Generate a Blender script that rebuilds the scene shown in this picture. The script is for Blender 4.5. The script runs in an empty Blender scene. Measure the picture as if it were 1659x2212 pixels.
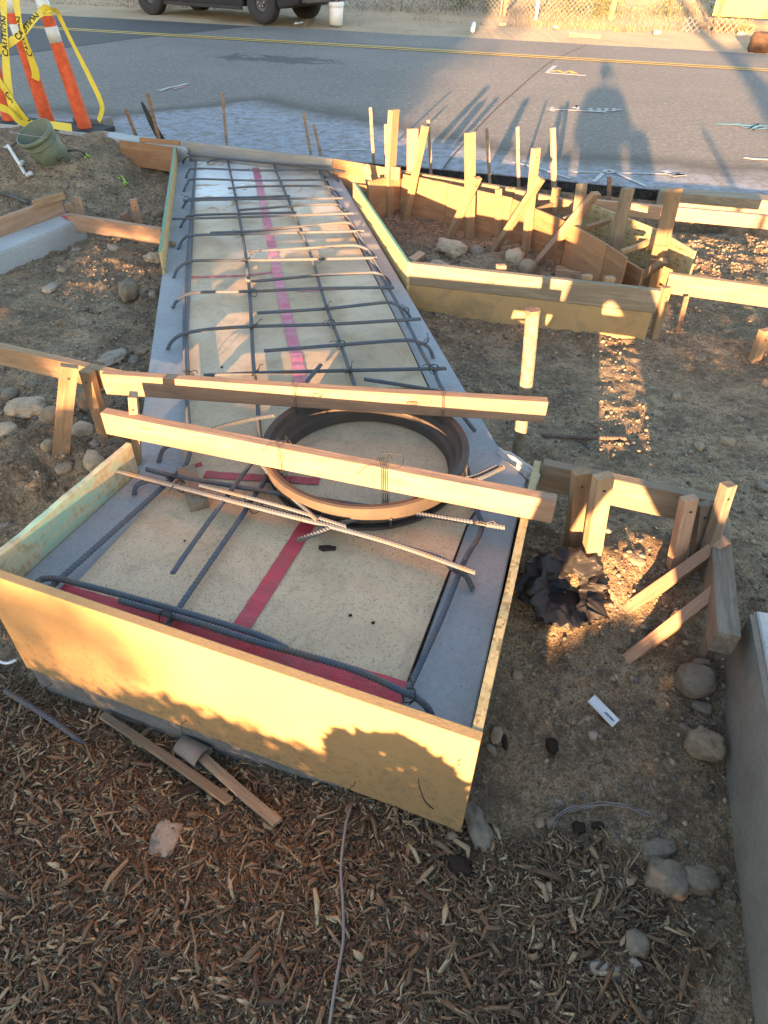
import bpy, bmesh, math, random
import numpy as np
from mathutils import Vector, Matrix, noise as mnoise
C = bpy.context.scene.collection
sc = bpy.context.scene
R = math.radians
random.seed(7); rng = np.random.default_rng(7)

# ------------------------------------------------------------------ camera, sky, sun
FPX, CX, CY, HC, PITCH, ROLL = 1440., 829.5, 1106., 1.45, R(40.5), R(1.6)
cam = bpy.data.objects.new('camera', bpy.data.cameras.new('camera')); C.objects.link(cam)
cam.matrix_world = Matrix.Translation((0, 0, HC)) @ Matrix.Rotation(R(90) - PITCH, 4, 'X') @ Matrix.Rotation(ROLL, 4, 'Z')
cam.data.sensor_fit = 'VERTICAL'; cam.data.sensor_height = 24.; cam.data.lens = 24. * FPX / 2212.
cam.data.clip_start = 0.02; cam.data.clip_end = 600
sc.camera = cam
SUN_EL, SUN_AZ = R(5.9), R(13.6)            # azimuth the light travels towards, clockwise from +Y
w = bpy.data.worlds.new('World'); sc.world = w; w.use_nodes = True
nt = w.node_tree; sky = nt.nodes.new('ShaderNodeTexSky'); sky.sky_type = 'NISHITA'; sky.sun_disc = False
sky.sun_elevation = SUN_EL; sky.sun_rotation = SUN_AZ + math.pi
sky.air_density = 1.0; sky.dust_density = 0.4; sky.ozone_density = 1.8
bg = nt.nodes['Background']; bg.inputs[1].default_value = 0.11
tint = nt.nodes.new('ShaderNodeMix'); tint.data_type = 'RGBA'; tint.blend_type = 'MULTIPLY'; tint.inputs[0].default_value = 1; tint.inputs[7].default_value = (1.14, .965, .875, 1)
nt.links.new(sky.outputs[0], tint.inputs[6]); nt.links.new(tint.outputs[2], bg.inputs[0])
sl = bpy.data.lights.new('sun', 'SUN'); sl.energy = 4.6; sl.angle = R(0.55); sl.color = (1.0, 0.57, 0.27)
so = bpy.data.objects.new('sun', sl); C.objects.link(so)
ldir = Vector((math.sin(SUN_AZ) * math.cos(SUN_EL), math.cos(SUN_AZ) * math.cos(SUN_EL), -math.sin(SUN_EL)))
so.rotation_euler = ldir.to_track_quat('-Z', 'Y').to_euler(); so.location = (-3, -12, 4)
sc.view_settings.view_transform = 'Standard'; sc.view_settings.look = 'None'
sc.view_settings.exposure = 3.3; sc.view_settings.gamma = 1.0

# ------------------------------------------------------------------ helpers
def ray(px, py):
    x = (px - CX) / FPX; y = -(py - CY) / FPX
    c, s = math.cos(ROLL), math.sin(ROLL); xr = x * c - y * s; yr = x * s + y * c
    return Vector((xr, math.cos(PITCH) + yr * math.sin(PITCH), -math.sin(PITCH) + yr * math.cos(PITCH)))
def P(px, py, z=0.):
    "the point of the horizontal plane z that the survey pixel (px, py) sees"
    r = ray(px, py); return Vector((0, 0, HC)) + r * ((z - HC) / r.z)
def UP(px, py, b):
    "the point above b (vertical through b) on the survey ray"
    r = ray(px, py); t = (b.x * r.x + b.y * r.y) / (r.x ** 2 + r.y ** 2); return Vector((0, 0, HC)) + r * t
RA = R(14.2); EU = Vector((math.cos(RA), -math.sin(RA), 0)); EV = Vector((math.sin(RA), math.cos(RA), 0))
def RD(u, v, z=0.): return EU * u + EV * v + Vector((0, 0, z))

def tag(o, label=None, cat=None, group=None, kind=None):
    for k, v in (('label', label), ('category', cat), ('group', group), ('kind', kind)):
        if v: o[k] = v
    return o
def empty(name, loc, label=None, cat=None, group=None, rz=0):
    o = bpy.data.objects.new(name, None); C.objects.link(o); o.location = loc; o.rotation_euler.z = rz
    o.empty_display_size = .1
    return tag(o, label, cat, group)
def link(name, me, mat=None, parent=None, mw=None, smooth=False):
    if mat is not None:
        for m in (mat if isinstance(mat, (list, tuple)) else [mat]): me.materials.append(m)
    if smooth: me.polygons.foreach_set('use_smooth', [True] * len(me.polygons))
    o = bpy.data.objects.new(name, me); C.objects.link(o)
    if parent: o.parent = parent
    if mw is not None: o.matrix_local = mw
    return o
def mesh(verts, faces, name='m'):
    me = bpy.data.meshes.new(name); me.from_pydata([tuple(v) for v in verts], [], faces); me.update(); return me
def bm_mesh(bm, name='m'):
    me = bpy.data.meshes.new(name); bmesh.ops.recalc_face_normals(bm, faces=bm.faces); bm.to_mesh(me); bm.free(); return me
def np_mesh(V, F4, name='m', F3=None):
    me = bpy.data.meshes.new(name); V = np.asarray(V, dtype=np.float32); F = np.asarray(F4 if F3 is None else F3, dtype=np.int32)
    k = 4 if F3 is None else 3
    me.vertices.add(len(V)); me.vertices.foreach_set('co', V.ravel())
    me.loops.add(F.size); me.loops.foreach_set('vertex_index', F.ravel())
    me.polygons.add(len(F)); me.polygons.foreach_set('loop_start', np.arange(0, F.size, k, dtype=np.int32))
    me.polygons.foreach_set('loop_total', np.full(len(F), k, dtype=np.int32)); me.update(calc_edges=True); return me
def frame(o, x, z):
    x = x.normalized(); y = z.cross(x).normalized(); z = x.cross(y)
    return Matrix(((x.x, y.x, z.x, o.x), (x.y, y.y, z.y, o.y), (x.z, y.z, z.z, o.z), (0, 0, 0, 1)))
def bbox(bm, x0, x1, y0, y1, z0, z1, cuts=0, bev=.0):
    r = bmesh.ops.create_cube(bm, size=1.0)
    vs = r['verts']
    for v in vs: v.co = Vector(((x0 + x1) / 2 + v.co.x * (x1 - x0), (y0 + y1) / 2 + v.co.y * (y1 - y0), (z0 + z1) / 2 + v.co.z * (z1 - z0)))
    if bev: bmesh.ops.bevel(bm, geom=list({e for v in vs for e in v.link_edges}), offset=bev, segments=2, affect='EDGES', profile=.6)
def box_me(x0, x1, y0, y1, z0, z1, bev=.002):
    bm = bmesh.new(); bbox(bm, x0, x1, y0, y1, z0, z1, bev=bev); return bm_mesh(bm)
def form(name, A, B, h, th, mat, label, cat='form board', group='wooden form boards', kind=None, parent=None, bev=.0025, ragged=0):
    "board whose front top edge runs A to B; h down, th away from the viewer"
    L = (B - A).length; mw = frame(A, B - A, Vector((0, 0, 1)))
    s = 1 if mw.col[1].xyz.dot(Vector((A.x, A.y, 0))) > 0 else -1
    bm = bmesh.new(); bbox(bm, 0, L, 0 if s > 0 else -th, th if s > 0 else 0, -h, 0, bev=bev)
    if ragged:
        es = [e for e in bm.edges if abs(e.verts[0].co.x - e.verts[1].co.x) > L * .5]
        bmesh.ops.subdivide_edges(bm, edges=es, cuts=ragged, use_grid_fill=True)
        for v in bm.verts:
            n_ = mnoise.noise(Vector((v.co.x * 9 + A.x * 7, 3.1, v.co.z * 2))); v.co.z += .003 * n_; v.co.y += .003 * mnoise.noise(Vector((v.co.x * 3, A.y * 5, 0)))
    o = link(name, bm_mesh(bm), mat, parent, mw)
    return tag(o, label, cat, group, kind) if label else o
def stick(name, A, B, w_, t_, mat, label, cat='stake', group=None, yaw=0., point=0., bev=.002, slant=0., parent=None, side=None):
    "timber from A (base) to B (top): w_ wide, t_ thick, turned by yaw about its own length"
    d = B - A; L = d.length
    ref = Vector((0, 1, 0)) if abs(d.normalized().y) < .8 else Vector((0, 0, 1))
    if side is not None: ref = side
    mw = frame(A, d, ref) @ Matrix.Rotation(yaw, 4, 'X')
    bm = bmesh.new(); bbox(bm, 0, L, -w_ / 2, w_ / 2, -t_ / 2, t_ / 2, bev=bev)
    if point or slant:
        for v in bm.verts:
            if v.co.x > L - .01 and slant: v.co.x += slant * v.co.y
    es = [e for e in bm.edges if abs(e.verts[0].co.x - e.verts[1].co.x) > L * .5]
    bmesh.ops.subdivide_edges(bm, edges=es, cuts=5, use_grid_fill=True)
    s0 = random.uniform(0, 50)
    for v in bm.verts:
        f = v.co.x / L
        v.co.z += .006 * L * math.sin(f * 3.1) * math.sin(s0); v.co.y += .005 * L * math.sin(f * 3.1) * math.cos(s0)
    o = link(name, bm_mesh(bm), mat, parent, mw); return tag(o, label, cat, group) if label else o
def spline(pts, step):
    "Catmull-Rom through pts, resampled"
    pts = [Vector(p) for p in pts]
    if len(pts) == 2: out = pts
    else:
        q = [pts[0] * 2 - pts[1]] + pts + [pts[-1] * 2 - pts[-2]]; out = []
        for i in range(1, len(q) - 2):
            for k in range(12):
                t = k / 12; a, b, c, d = q[i - 1:i + 3]
                out.append(.5 * ((2 * b) + (c - a) * t + (2 * a - 5 * b + 4 * c - d) * t * t + (3 * b - a - 3 * c + d) * t ** 3))
        out.append(pts[-1])
    L = [0.]
    for a, b in zip(out, out[1:]): L.append(L[-1] + (b - a).length)
    n = max(2, int(L[-1] / step) + 1); res = []; j = 0
    for i in range(n):
        s = L[-1] * i / (n - 1)
        while j < len(L) - 2 and L[j + 1] < s: j += 1
        f = (s - L[j]) / max(1e-9, L[j + 1] - L[j]); res.append(out[j].lerp(out[j + 1], min(1, f)))
    return res
def tube_me(pts, rad, sides=8, step=None, origin=None, ribs=None, flat=None):
    pts = spline(pts, step or rad * 3); o = origin or pts[0]; V = []; F = []
    n = len(pts); prev = None
    for i, p in enumerate(pts):
        t = (pts[min(n - 1, i + 1)] - pts[max(0, i - 1)]).normalized()
        if prev is None:
            a = Vector((0, 0, 1)) if abs(t.z) < .9 else Vector((1, 0, 0)); u = t.cross(a).normalized()
        else: u = (prev - t * prev.dot(t)).normalized()
        prev = u; v = t.cross(u)
        r = rad(i / (n - 1)) if callable(rad) else rad
        for k in range(sides):
            a = 2 * math.pi * k / sides; rr = r; off = 0
            if ribs:
                off = .45 * ribs * math.cos(a)
                if i % 2: rr = r * 1.30
                if k in (0, sides // 2): rr = r * 1.2
            c = p - o + (u * math.cos(a) + v * math.sin(a) * (flat or 1)) * rr + t * off
            V.append(c)
    for i in range(n - 1):
        for k in range(sides):
            k2 = (k + 1) % sides; F.append((i * sides + k, i * sides + k2, (i + 1) * sides + k2, (i + 1) * sides + k))
    F.append(tuple(range(sides))[::-1]); F.append(tuple(range((n - 1) * sides, n * sides)))
    return mesh(V, F), o
def tube(name, pts, rad, mat, label=None, cat=None, group=None, sides=8, step=None, parent=None, ribs=None, smooth=True, flat=None):
    if parent is not None:
        me, o = tube_me(pts, rad, sides, step, Vector((0, 0, 0)), ribs, flat); return link(name, me, mat, parent, None, smooth)
    me, o = tube_me(pts, rad, sides, step, None, ribs, flat)
    ob = link(name, me, mat, None, Matrix.Translation(o), smooth); return tag(ob, label, cat, group)
def lathe(prof, segs=48, closed=False):
    V = []; F = []; n = len(prof)
    for i in range(segs):
        a = 2 * math.pi * i / segs
        for r, z in prof: V.append((r * math.cos(a), r * math.sin(a), z))
    for i in range(segs):
        j = (i + 1) % segs
        for k in range(n if closed else n - 1):
            k2 = (k + 1) % n; F.append((i * n + k, j * n + k, j * n + k2, i * n + k2))
    return mesh(V, F)
def slab_poly(poly, z0, z1, bev=.0):
    bm = bmesh.new(); top = [bm.verts.new((p.x, p.y, z1)) for p in poly]; f = bm.faces.new(top)
    if f.normal.z < 0: f.normal_flip()
    r = bmesh.ops.extrude_face_region(bm, geom=[f]); vs = [e for e in r['geom'] if isinstance(e, bmesh.types.BMVert)]
    for v in vs: v.co.z = z0
    if bev: bmesh.ops.bevel(bm, geom=[e for e in bm.edges if all(v.co.z > z1 - 1e-5 for v in e.verts)], offset=bev, segments=2, affect='EDGES')
    return bm_mesh(bm)

# ------------------------------------------------------------------ materials
class N:
    def __init__(s, name, rough=.8, spec=.3):
        s.m = bpy.data.materials.new(name); s.m.use_nodes = True; s.t = s.m.node_tree; s.b = s.t.nodes['Principled BSDF']
        s.b.inputs['Roughness'].default_value = rough; s.b.inputs['Specular IOR Level'].default_value = spec; s.tc = s.t.nodes.new('ShaderNodeTexCoord')
    def n(s, typ, **kw):
        x = s.t.nodes.new(typ)
        for k, v in kw.items(): setattr(x, k, v)
        return x
    def l(s, a, b): s.t.links.new(a, b)
    def world(s): return s.n('ShaderNodeNewGeometry').outputs['Position']
    def obj(s, scale=(1, 1, 1), shift=True):
        mp = s.n('ShaderNodeMapping'); s.l(s.tc.outputs['Object'], mp.inputs[0]); mp.inputs['Scale'].default_value = scale
        if shift:
            oi = s.n('ShaderNodeObjectInfo'); vm = s.n('ShaderNodeVectorMath', operation='SCALE'); vm.inputs[0].default_value = (37, 19, 53)
            s.l(oi.outputs['Random'], vm.inputs['Scale']); s.l(vm.outputs[0], mp.inputs['Location'])
        return mp.outputs[0]
    def noise(s, v, scale, detail=4, rough=.6, dist=0):
        x = s.n('ShaderNodeTexNoise'); s.l(v, x.inputs['Vector']); x.inputs['Scale'].default_value = scale
        x.inputs['Detail'].default_value = detail; x.inputs['Roughness'].default_value = rough; x.inputs['Distortion'].default_value = dist; return x.outputs['Fac']
    def vor(s, v, scale, feat='F1', out='Distance', rnd=1):
        x = s.n('ShaderNodeTexVoronoi', feature=feat); s.l(v, x.inputs['Vector']); x.inputs['Scale'].default_value = scale; x.inputs['Randomness'].default_value = rnd; return x.outputs[out]
    def ramp(s, f, stops, mode='LINEAR'):
        x = s.n('ShaderNodeValToRGB'); s.l(f, x.inputs[0]); e = x.color_ramp.elements; x.color_ramp.interpolation = mode
        while len(e) < len(stops): e.new(.5)
        for i, (p, c) in enumerate(stops):
            e[i].position = p; e[i].color = (*c, 1) if not isinstance(c, (int, float)) else (c, c, c, 1)
        return x.outputs[0]
    def mix(s, f, a, b, mode='MIX'):
        x = s.n('ShaderNodeMix', data_type='RGBA', blend_type=mode)
        for k, v in ((0, f), (6, a), (7, b)):
            if isinstance(v, (int, float)): x.inputs[k].default_value = v if k == 0 else (v, v, v, 1)
            elif isinstance(v, tuple): x.inputs[k].default_value = (*v, 1)
            else: s.l(v, x.inputs[k])
        return x.outputs[2]
    def math(s, op, a, b=0., clamp=False):
        x = s.n('ShaderNodeMath', operation=op); x.use_clamp = clamp
        for k, v in ((0, a), (1, b)):
            if isinstance(v, (int, float)): x.inputs[k].default_value = v
            else: s.l(v, x.inputs[k])
        return x.outputs[0]
    def axis(s, v, k):
        x = s.n('ShaderNodeSeparateXYZ'); s.l(v, x.inputs[0]); return x.outputs[k]
    def col(s, c):
        if isinstance(c, tuple): s.b.inputs['Base Color'].default_value = (*c, 1)
        else: s.l(c, s.b.inputs['Base Color'])
        return s
    def rough(s, r): s.l(r, s.b.inputs['Roughness']); return s
    def bump(s, h, st=.5, d=.01):
        x = s.n('ShaderNodeBump'); x.inputs['Strength'].default_value = st; x.inputs['Distance'].default_value = d; s.l(h, x.inputs['Height']); s.l(x.outputs[0], s.b.inputs['Normal']); return s

def wood(name, c1, c2, c3=None, dirt=.3, grain=1., rough=.75):
    m = N(name, rough, .25)
    v = m.obj((1.2, 14, 14)); g = m.noise(v, 2.2 * grain, 5, .62, .6)
    v2 = m.obj((1.5, 60, 60)); g2 = m.noise(v2, 4, 3, .6)
    c = m.ramp(g, [(.25, c1), (.48, c2), (.62, c1), (.78, c2)])
    c = m.mix(m.math('MULTIPLY', g2, .5), c, tuple(x * .62 for x in c2))
    v3 = m.obj((3, 5, 5)); b = m.noise(v3, 2.5, 5, .7)
    c = m.mix(m.ramp(b, [(.52, 0.), (.75, dirt)]), c, c3 or tuple(x * .45 for x in c1))
    k = m.vor(m.obj((2.2, 9, 9)), 1.15); c = m.mix(m.ramp(k, [(.035, .8), (.085, 0.)]), c, tuple(x * .3 for x in c1))
    oi = m.n('ShaderNodeObjectInfo'); hs = m.n('ShaderNodeHueSaturation'); m.l(c, hs.inputs['Color'])
    mr = m.n('ShaderNodeMapRange'); m.l(oi.outputs['Random'], mr.inputs[0]); mr.inputs[3].default_value = .78; mr.inputs[4].default_value = 1.15; m.l(mr.outputs[0], hs.inputs['Value'])
    m.col(hs.outputs[0]); m.bump(m.math('ADD', g, g2), .6, .003); return m.m
M = {}
M['pine'] = wood('new_pine', (.40, .265, .155), (.29, .18, .10), dirt=.6)
M['pink_pine'] = wood('pink_fir', (.42, .27, .175), (.32, .19, .12), dirt=.5)
M['grey_pine'] = wood('weathered_pine', (.32, .255, .175), (.22, .165, .11), (.16, .13, .10), dirt=.8)
M['old_wood'] = wood('old_timber', (.25, .205, .155), (.15, .115, .085), (.09, .075, .06), dirt=.8)
M['ply'] = wood('orange_plywood', (.40, .225, .115), (.30, .155, .075), (.17, .10, .06), dirt=.6, grain=.6)
M['grey_board'] = wood('slurry_grey_board', (.27, .27, .26), (.21, .21, .20), (.30, .22, .13), dirt=.5)
def osb(name, c1, c2, c3, green=None, edge=False):
    m = N(name, .8, .2); v = m.obj((1, 1, 1))
    vd = m.n('ShaderNodeMapping'); m.l(v, vd.inputs[0]); vd.inputs['Scale'].default_value = (16, 70, 90); vd.inputs['Rotation'].default_value = (.2, .35, .6)
    cr = m.vor(vd.outputs[0], 1.1, out='Color'); s = m.axis(cr, 0)
    vd2 = m.n('ShaderNodeMapping'); m.l(v, vd2.inputs[0]); vd2.inputs['Scale'].default_value = (75, 40, 17); vd2.inputs['Rotation'].default_value = (.2, -.75, -.5)
    s2 = m.axis(m.vor(vd2.outputs[0], 1.1, out='Color'), 1)
    f = m.math('MULTIPLY', m.math('ADD', s, s2), .5)
    c = m.ramp(f, [(.2, c3), (.38, c2), (.6, c1), (.85, c2)])
    fi = m.noise(m.obj((20, 90, 90)), 1.5, 3); c = m.mix(m.math('MULTIPLY', fi, .4), c, c3)
    if green:
        n_ = m.noise(m.obj((1.2, 1, 2.5)), 2.2, 3, .6, .5); n_ = m.math('ADD', n_, m.math('MULTIPLY', m.math('SUBTRACT', s, .5), .3)); c = m.mix(m.ramp(n_, [(.42, 0.), (.66, .85)]), c, green)
    if edge:
        oz = m.axis(m.tc.outputs['Object'], 2); c = m.mix(m.math('GREATER_THAN', oz, -.004), c, (.13, .27, .20))
    m.col(c); m.bump(m.math('ADD', f, fi), .5, .003); return m.m
M['osb'] = osb('strand_board', (.46, .38, .21), (.38, .30, .16), (.22, .165, .08))
M['osb_edge'] = osb('strand_board_green_edge', (.50, .38, .20), (.43, .31, .155), (.27, .19, .09), None, True)
M['osb_green'] = osb('strand_board_green_paint', (.54, .46, .30), (.48, .40, .26), (.38, .31, .18), (.26, .46, .35))
def mdf(nm='particle_board', k=1.):
    m = N(nm, .7, .25); v = m.obj((1, 1, 1)); a = m.noise(v, 3, 4, .6); b = m.noise(v, 160, 2, .6); f = m.vor(m.obj((1, 1, 1)), 55)
    c = m.ramp(a, [(.3, (.345, .215, .095)), (.7, (.40, .255, .115))]); c = m.mix(m.ramp(b, [(.55, 0.), (.75, .35)]), c, (.28, .19, .09))
    c = m.mix(m.ramp(f, [(.07, .7), (.11, 0.)]), c, (.16, .10, .05)); c = m.mix(m.ramp(m.noise(v, 6, 5, .7, .5), [(.5, 0.), (.72, 1 - k + .12)]), c, (.16, .12, .075)); sp_ = m.noise(v, 34, 4, .8); zz = m.math('MULTIPLY', m.math('ADD', m.axis(m.tc.outputs['Object'], 2), .12), -4., True); c = m.mix(m.math('MULTIPLY', m.ramp(sp_, [(.50, 0.), (.60, 1.)]), m.math('ADD', m.math('MULTIPLY', zz, .35), .08)), c, (.13, .095, .06)); m.col(c); m.bump(b, .3, .002); return m.m
M['mdf'] = mdf(); M['mdf_old'] = mdf('dirty_particle_board', .35)
def panel(name, base, base2, sp, speck):
    m = N(name, .6, .3); p = m.world(); a = m.noise(p, 2.0, 5, .65, .4); b = m.noise(p, 9, 5, .7); fine = m.noise(p, 140, 3, .7)
    c = m.ramp(a, [(.32, base2), (.6, base)]); c = m.mix(m.ramp(b, [(.5, 0.), (.72, .45)]), c, tuple(x * .72 for x in base2))
    c = m.mix(m.ramp(fine, [(.56, 0.), (.66, speck)]), c, sp)
    f = m.vor(p, 95); c = m.mix(m.ramp(f, [(.10, .8), (.17, 0.)]), c, (.06, .05, .04))
    st = m.noise(p, 4.5, 6, .75, 1.5); c = m.mix(m.ramp(st, [(.54, 0.), (.64, .35)]), c, (.20, .16, .12)); return m, c, p, fine, a
m, c, p, fine, a = panel('near_cover_board', (.55, .405, .255), (.44, .315, .19), (.19, .14, .09), .7); m.col(c); m.bump(fine, .3, .002); M['cover'] = m.m
m, c, p, fine, a = panel('far_cover_board', (.54, .39, .245), (.40, .28, .17), (.27, .19, .115), .5)
yy = m.axis(p, 1); wv = m.noise(p, 5, 4, .6, 1.2)
wh = m.math('MULTIPLY', m.ramp(m.math('MULTIPLY', m.math('SUBTRACT', yy, 4.6), 1.0, ), [(.1, 0.), (.6, 1.)]), m.ramp(wv, [(.40, 0.), (.44, 1.)]))
xw = m.ramp(m.math('ADD', m.math('MULTIPLY', m.axis(p, 0), -.8), -.3), [(.42, .3), (.62, 1.)]); c = m.mix(m.math('MULTIPLY', wh, xw), c, (.68, .67, .64)); m.col(c)
wet = m.noise(p, 1.6, 3, .5, .8); m.rough(m.ramp(wet, [(.42, .42), (.6, .8)])); m.bump(fine, .15, .001); M['cover_far'] = m.m
def concrete(name, c1, c2, spk=(.12, .11, .10), bumpy=.4):
    m = N(name, .75, .3); p = m.world(); a = m.noise(p, 3, 6, .65, .3); b = m.noise(p, 60, 4, .7)
    c = m.ramp(a, [(.3, c2), (.65, c1)]); c = m.mix(m.ramp(b, [(.45, 0.), (.75, .5)]), c, tuple(x * .7 for x in c2))
    f = m.vor(p, 38); c = m.mix(m.ramp(f, [(.07, .8), (.10, 0.)]), c, spk)
    d = m.noise(p, 7, 5, .7, .8); c = m.mix(m.ramp(d, [(.58, 0.), (.75, .5)]), c, (.20, .165, .12)); m.col(c); m.bump(m.math('ADD', b, m.math('MULTIPLY', a, .5)), bumpy, .004); return m.m
M['conc'] = concrete('grey_concrete', (.33, .335, .34), (.25, .255, .26))
M['conc_dark'] = concrete('damp_concrete', (.17, .165, .155), (.11, .105, .10), bumpy=.8)
M['conc_new'] = concrete('pale_concrete', (.42, .42, .41), (.33, .33, .32))
M['conc_wall'] = concrete('rough_concrete', (.26, .235, .20), (.165, .145, .12), bumpy=1.)
def simple(name, c, rough=.6, spec=.4, metal=0., var=.25, sc_=12, bumpd=0., c2=None):
    m = N(name, rough, spec); m.b.inputs['Metallic'].default_value = metal; v = m.obj((1, 1, 1)); a = m.noise(v, sc_, 5, .65)
    m.col(m.ramp(a, [(.35, c), (.7, c2 or tuple(x * (1 - var) for x in c))]))
    if bumpd: m.bump(m.noise(v, sc_ * 4, 4, .7), .5, bumpd)
    return m.m
def rebar_mat():
    m = N('rebar_steel', .72, .3); m.b.inputs['Metallic'].default_value = .1; v = m.obj((1, 1, 1)); a = m.noise(v, 9, 5, .7); b = m.noise(v, 70, 3, .7)
    c = m.ramp(a, [(.35, (.075, .092, .122)), (.52, (.10, .108, .12)), (.66, (.14, .10, .07))]); c = m.mix(m.ramp(b, [(.5, 0.), (.8, .5)]), c, (.07, .06, .055)); m.col(c); m.bump(b, .3, .001); return m.m
M['rebar'] = rebar_mat()
M['rebar_rust'] = simple('rusty_rebar', (.16, .11, .085), .75, .3, .2, c2=(.10, .07, .055), sc_=20)
M['rust'] = simple('rusty_steel', (.27, .16, .10), .85, .2, .1, c2=(.09, .06, .045), sc_=45, bumpd=.002)
M['rust_pale'] = simple('dusty_rusty_steel', (.27, .215, .16), .9, .2, 0, c2=(.13, .09, .06), sc_=35, bumpd=.002)
M['iron'] = simple('cast_iron', (.062, .05, .042), .7, .35, .15, c2=(.10, .075, .055), sc_=7, bumpd=.003)
M['wire'] = simple('tie_wire', (.05, .045, .045), .6, .5, .5)
M['bright_wire'] = simple('galvanised_wire', (.30, .30, .30), .5, .5, .4)
M['tape'] = simple('red_tape', (.48, .04, .06), .5, .4, sc_=16, c2=(.30, .06, .065), bumpd=.006)
M['tape_pink'] = simple('pink_red_tape', (.52, .07, .13), .45, .5, var=.45, sc_=14, c2=(.42, .19, .21), bumpd=.006)
M['orange'] = simple('orange_plastic', (.66, .105, .035), .6, .3, var=.4, sc_=16)
M['white_band'] = simple('white_reflective_band', (.62, .61, .58), .5, .4, var=.25, sc_=25)
M['yellow_tape'] = simple('yellow_tape', (.66, .53, .06), .5, .4, var=.2, sc_=6)
M['black_ink'] = simple('black_ink', (.02, .02, .02), .6, .3)
M['bucket_green'] = simple('green_plastic', (.14, .165, .115), .6, .35, var=.35, sc_=6)
M['cable_grey'] = simple('dusty_cable', (.24, .215, .20), .7, .3, sc_=12)
M['scrap'] = simple('dark_rusty_scrap', (.11, .065, .04), .9, .2, c2=(.05, .035, .028), sc_=9, bumpd=.004)
M['pvc'] = simple('white_pipe', (.60, .60, .60), .5, .4, var=.3, sc_=10)
M['grey_pipe'] = simple('grey_conduit', (.085, .08, .078), .6, .3, var=.35, sc_=8)
M['bag'] = simple('black_plastic_bag', (.012, .011, .014), .55, .35, var=.2, sc_=6, c2=(.02, .017, .014))
M['black_rubber'] = simple('black_rubber', (.03, .03, .032), .8, .3, sc_=8)
M['white_plastic'] = simple('white_plastic', (.68, .69, .71), .45, .4, var=.12)
M['truck_paint'] = simple('dark_grey_paint', (.008, .010, .016), .55, .3, var=.2, sc_=2)
M['glass'] = simple('dark_glass', (.02, .025, .03), .08, .6)
M['rim'] = simple('black_wheel', (.05, .05, .055), .4, .5, .3)
M['chrome'] = simple('bright_metal', (.5, .5, .5), .3, .5, .8)
M['string'] = simple('lime_string', (.40, .75, .10), .6, .3)
M['sign_yellow'] = simple('yellow_board', (.75, .48, .06), .5, .3, var=.15)
M['sandbag'] = simple('sandbag_cloth', (.40, .35, .28), .95, .1, var=.3, sc_=30, bumpd=.002)
M['road_white'] = simple('road_white_paint', (.46, .46, .45), .7, .3, var=.45, sc_=35)
M['road_yellow'] = simple('road_yellow_paint', (.68, .43, .08), .7, .3, var=.3, sc_=25)
M['road_blue'] = simple('road_blue_paint', (.16, .34, .42), .7, .3, var=.5, sc_=25)
def rock_mat(name, c1, c2, c3):
    m = N(name, .85, .25); v = m.obj((1, 1, 1)); a = m.noise(v, 14, 6, .7, .3); b = m.noise(v, 90, 4, .7)
    c = m.ramp(a, [(.3, c1), (.5, c2), (.7, c3)]); c = m.mix(m.ramp(b, [(.5, 0.), (.8, .6)]), c, tuple(x * .5 for x in c1))
    m.col(c); m.bump(m.math('ADD', a, m.math('MULTIPLY', b, .4)), .8, .008); return m.m
M['rock_tan'] = rock_mat('tan_stone', (.21, .155, .10), (.30, .225, .145), (.13, .10, .07))
M['clod'] = rock_mat('dirt_clod', (.30, .22, .145), (.45, .34, .23), (.17, .125, .085))
M['rock_grey'] = rock_mat('grey_stone', (.15, .12, .088), (.22, .178, .13), (.085, .068, .05))
M['rock_pale'] = rock_mat('pale_stone', (.25, .205, .155), (.33, .275, .215), (.15, .12, .09))
# ground: damp brown dirt, pebbly
m = N('dirt', .95, .15); p = m.world(); a = m.noise(p, 1.1, 6, .6, .3); b = m.noise(p, 6, 6, .7, .3); c3 = m.noise(p, 38, 5, .75); d = m.noise(p, 150, 3, .7)
c = m.ramp(a, [(.30, (.33, .23, .135)), (.5, (.48, .345, .21)), (.68, (.59, .44, .28))])
c = m.mix(m.ramp(b, [(.42, .75), (.62, 0.)]), c, (.17, .12, .08))
c = m.mix(m.ramp(c3, [(.36, .75), (.47, 0.)]), c, (.12, .09, .06)); c = m.mix(m.ramp(c3, [(.53, 0.), (.66, .7)]), c, (.55, .45, .32)); c = m.mix(m.ramp(d, [(.38, .75), (.52, 0.)]), c, (.10, .075, .05))
f = m.vor(p, 48); c = m.mix(m.ramp(f, [(.10, .85), (.17, 0.)]), c, (.26, .235, .20)); f2 = m.vor(p, 21, rnd=1); c = m.mix(m.ramp(f2, [(.07, .8), (.10, 0.)]), c, (.25, .22, .18))
yv = m.n('ShaderNodeVectorMath', operation='DOT_PRODUCT'); m.l(p, yv.inputs[0]); yv.inputs[1].default_value = EV
far = m.ramp(m.math('MULTIPLY', m.math('SUBTRACT', yv.outputs['Value'], 14.), .1), [(.2, 0.), (.3, 1.)])
fc = m.ramp(m.noise(p, .9, 6, .65), [(.35, (.46, .355, .24)), (.65, (.56, .44, .30))]); fc = m.mix(m.ramp(m.noise(p, 14, 5, .7), [(.5, 0.), (.7, .5)]), fc, (.22, .165, .10))
c = m.mix(far, c, fc); m.col(c)
h = m.math('ADD', m.math('MULTIPLY', b, 1.6), m.math('ADD', c3, m.math('MULTIPLY', d, .35))); h = m.math('ADD', h, m.ramp(f, [(.05, .5), (.16, 0.)])); m.bump(h, 1., .03); M['dirt'] = m.m
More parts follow.
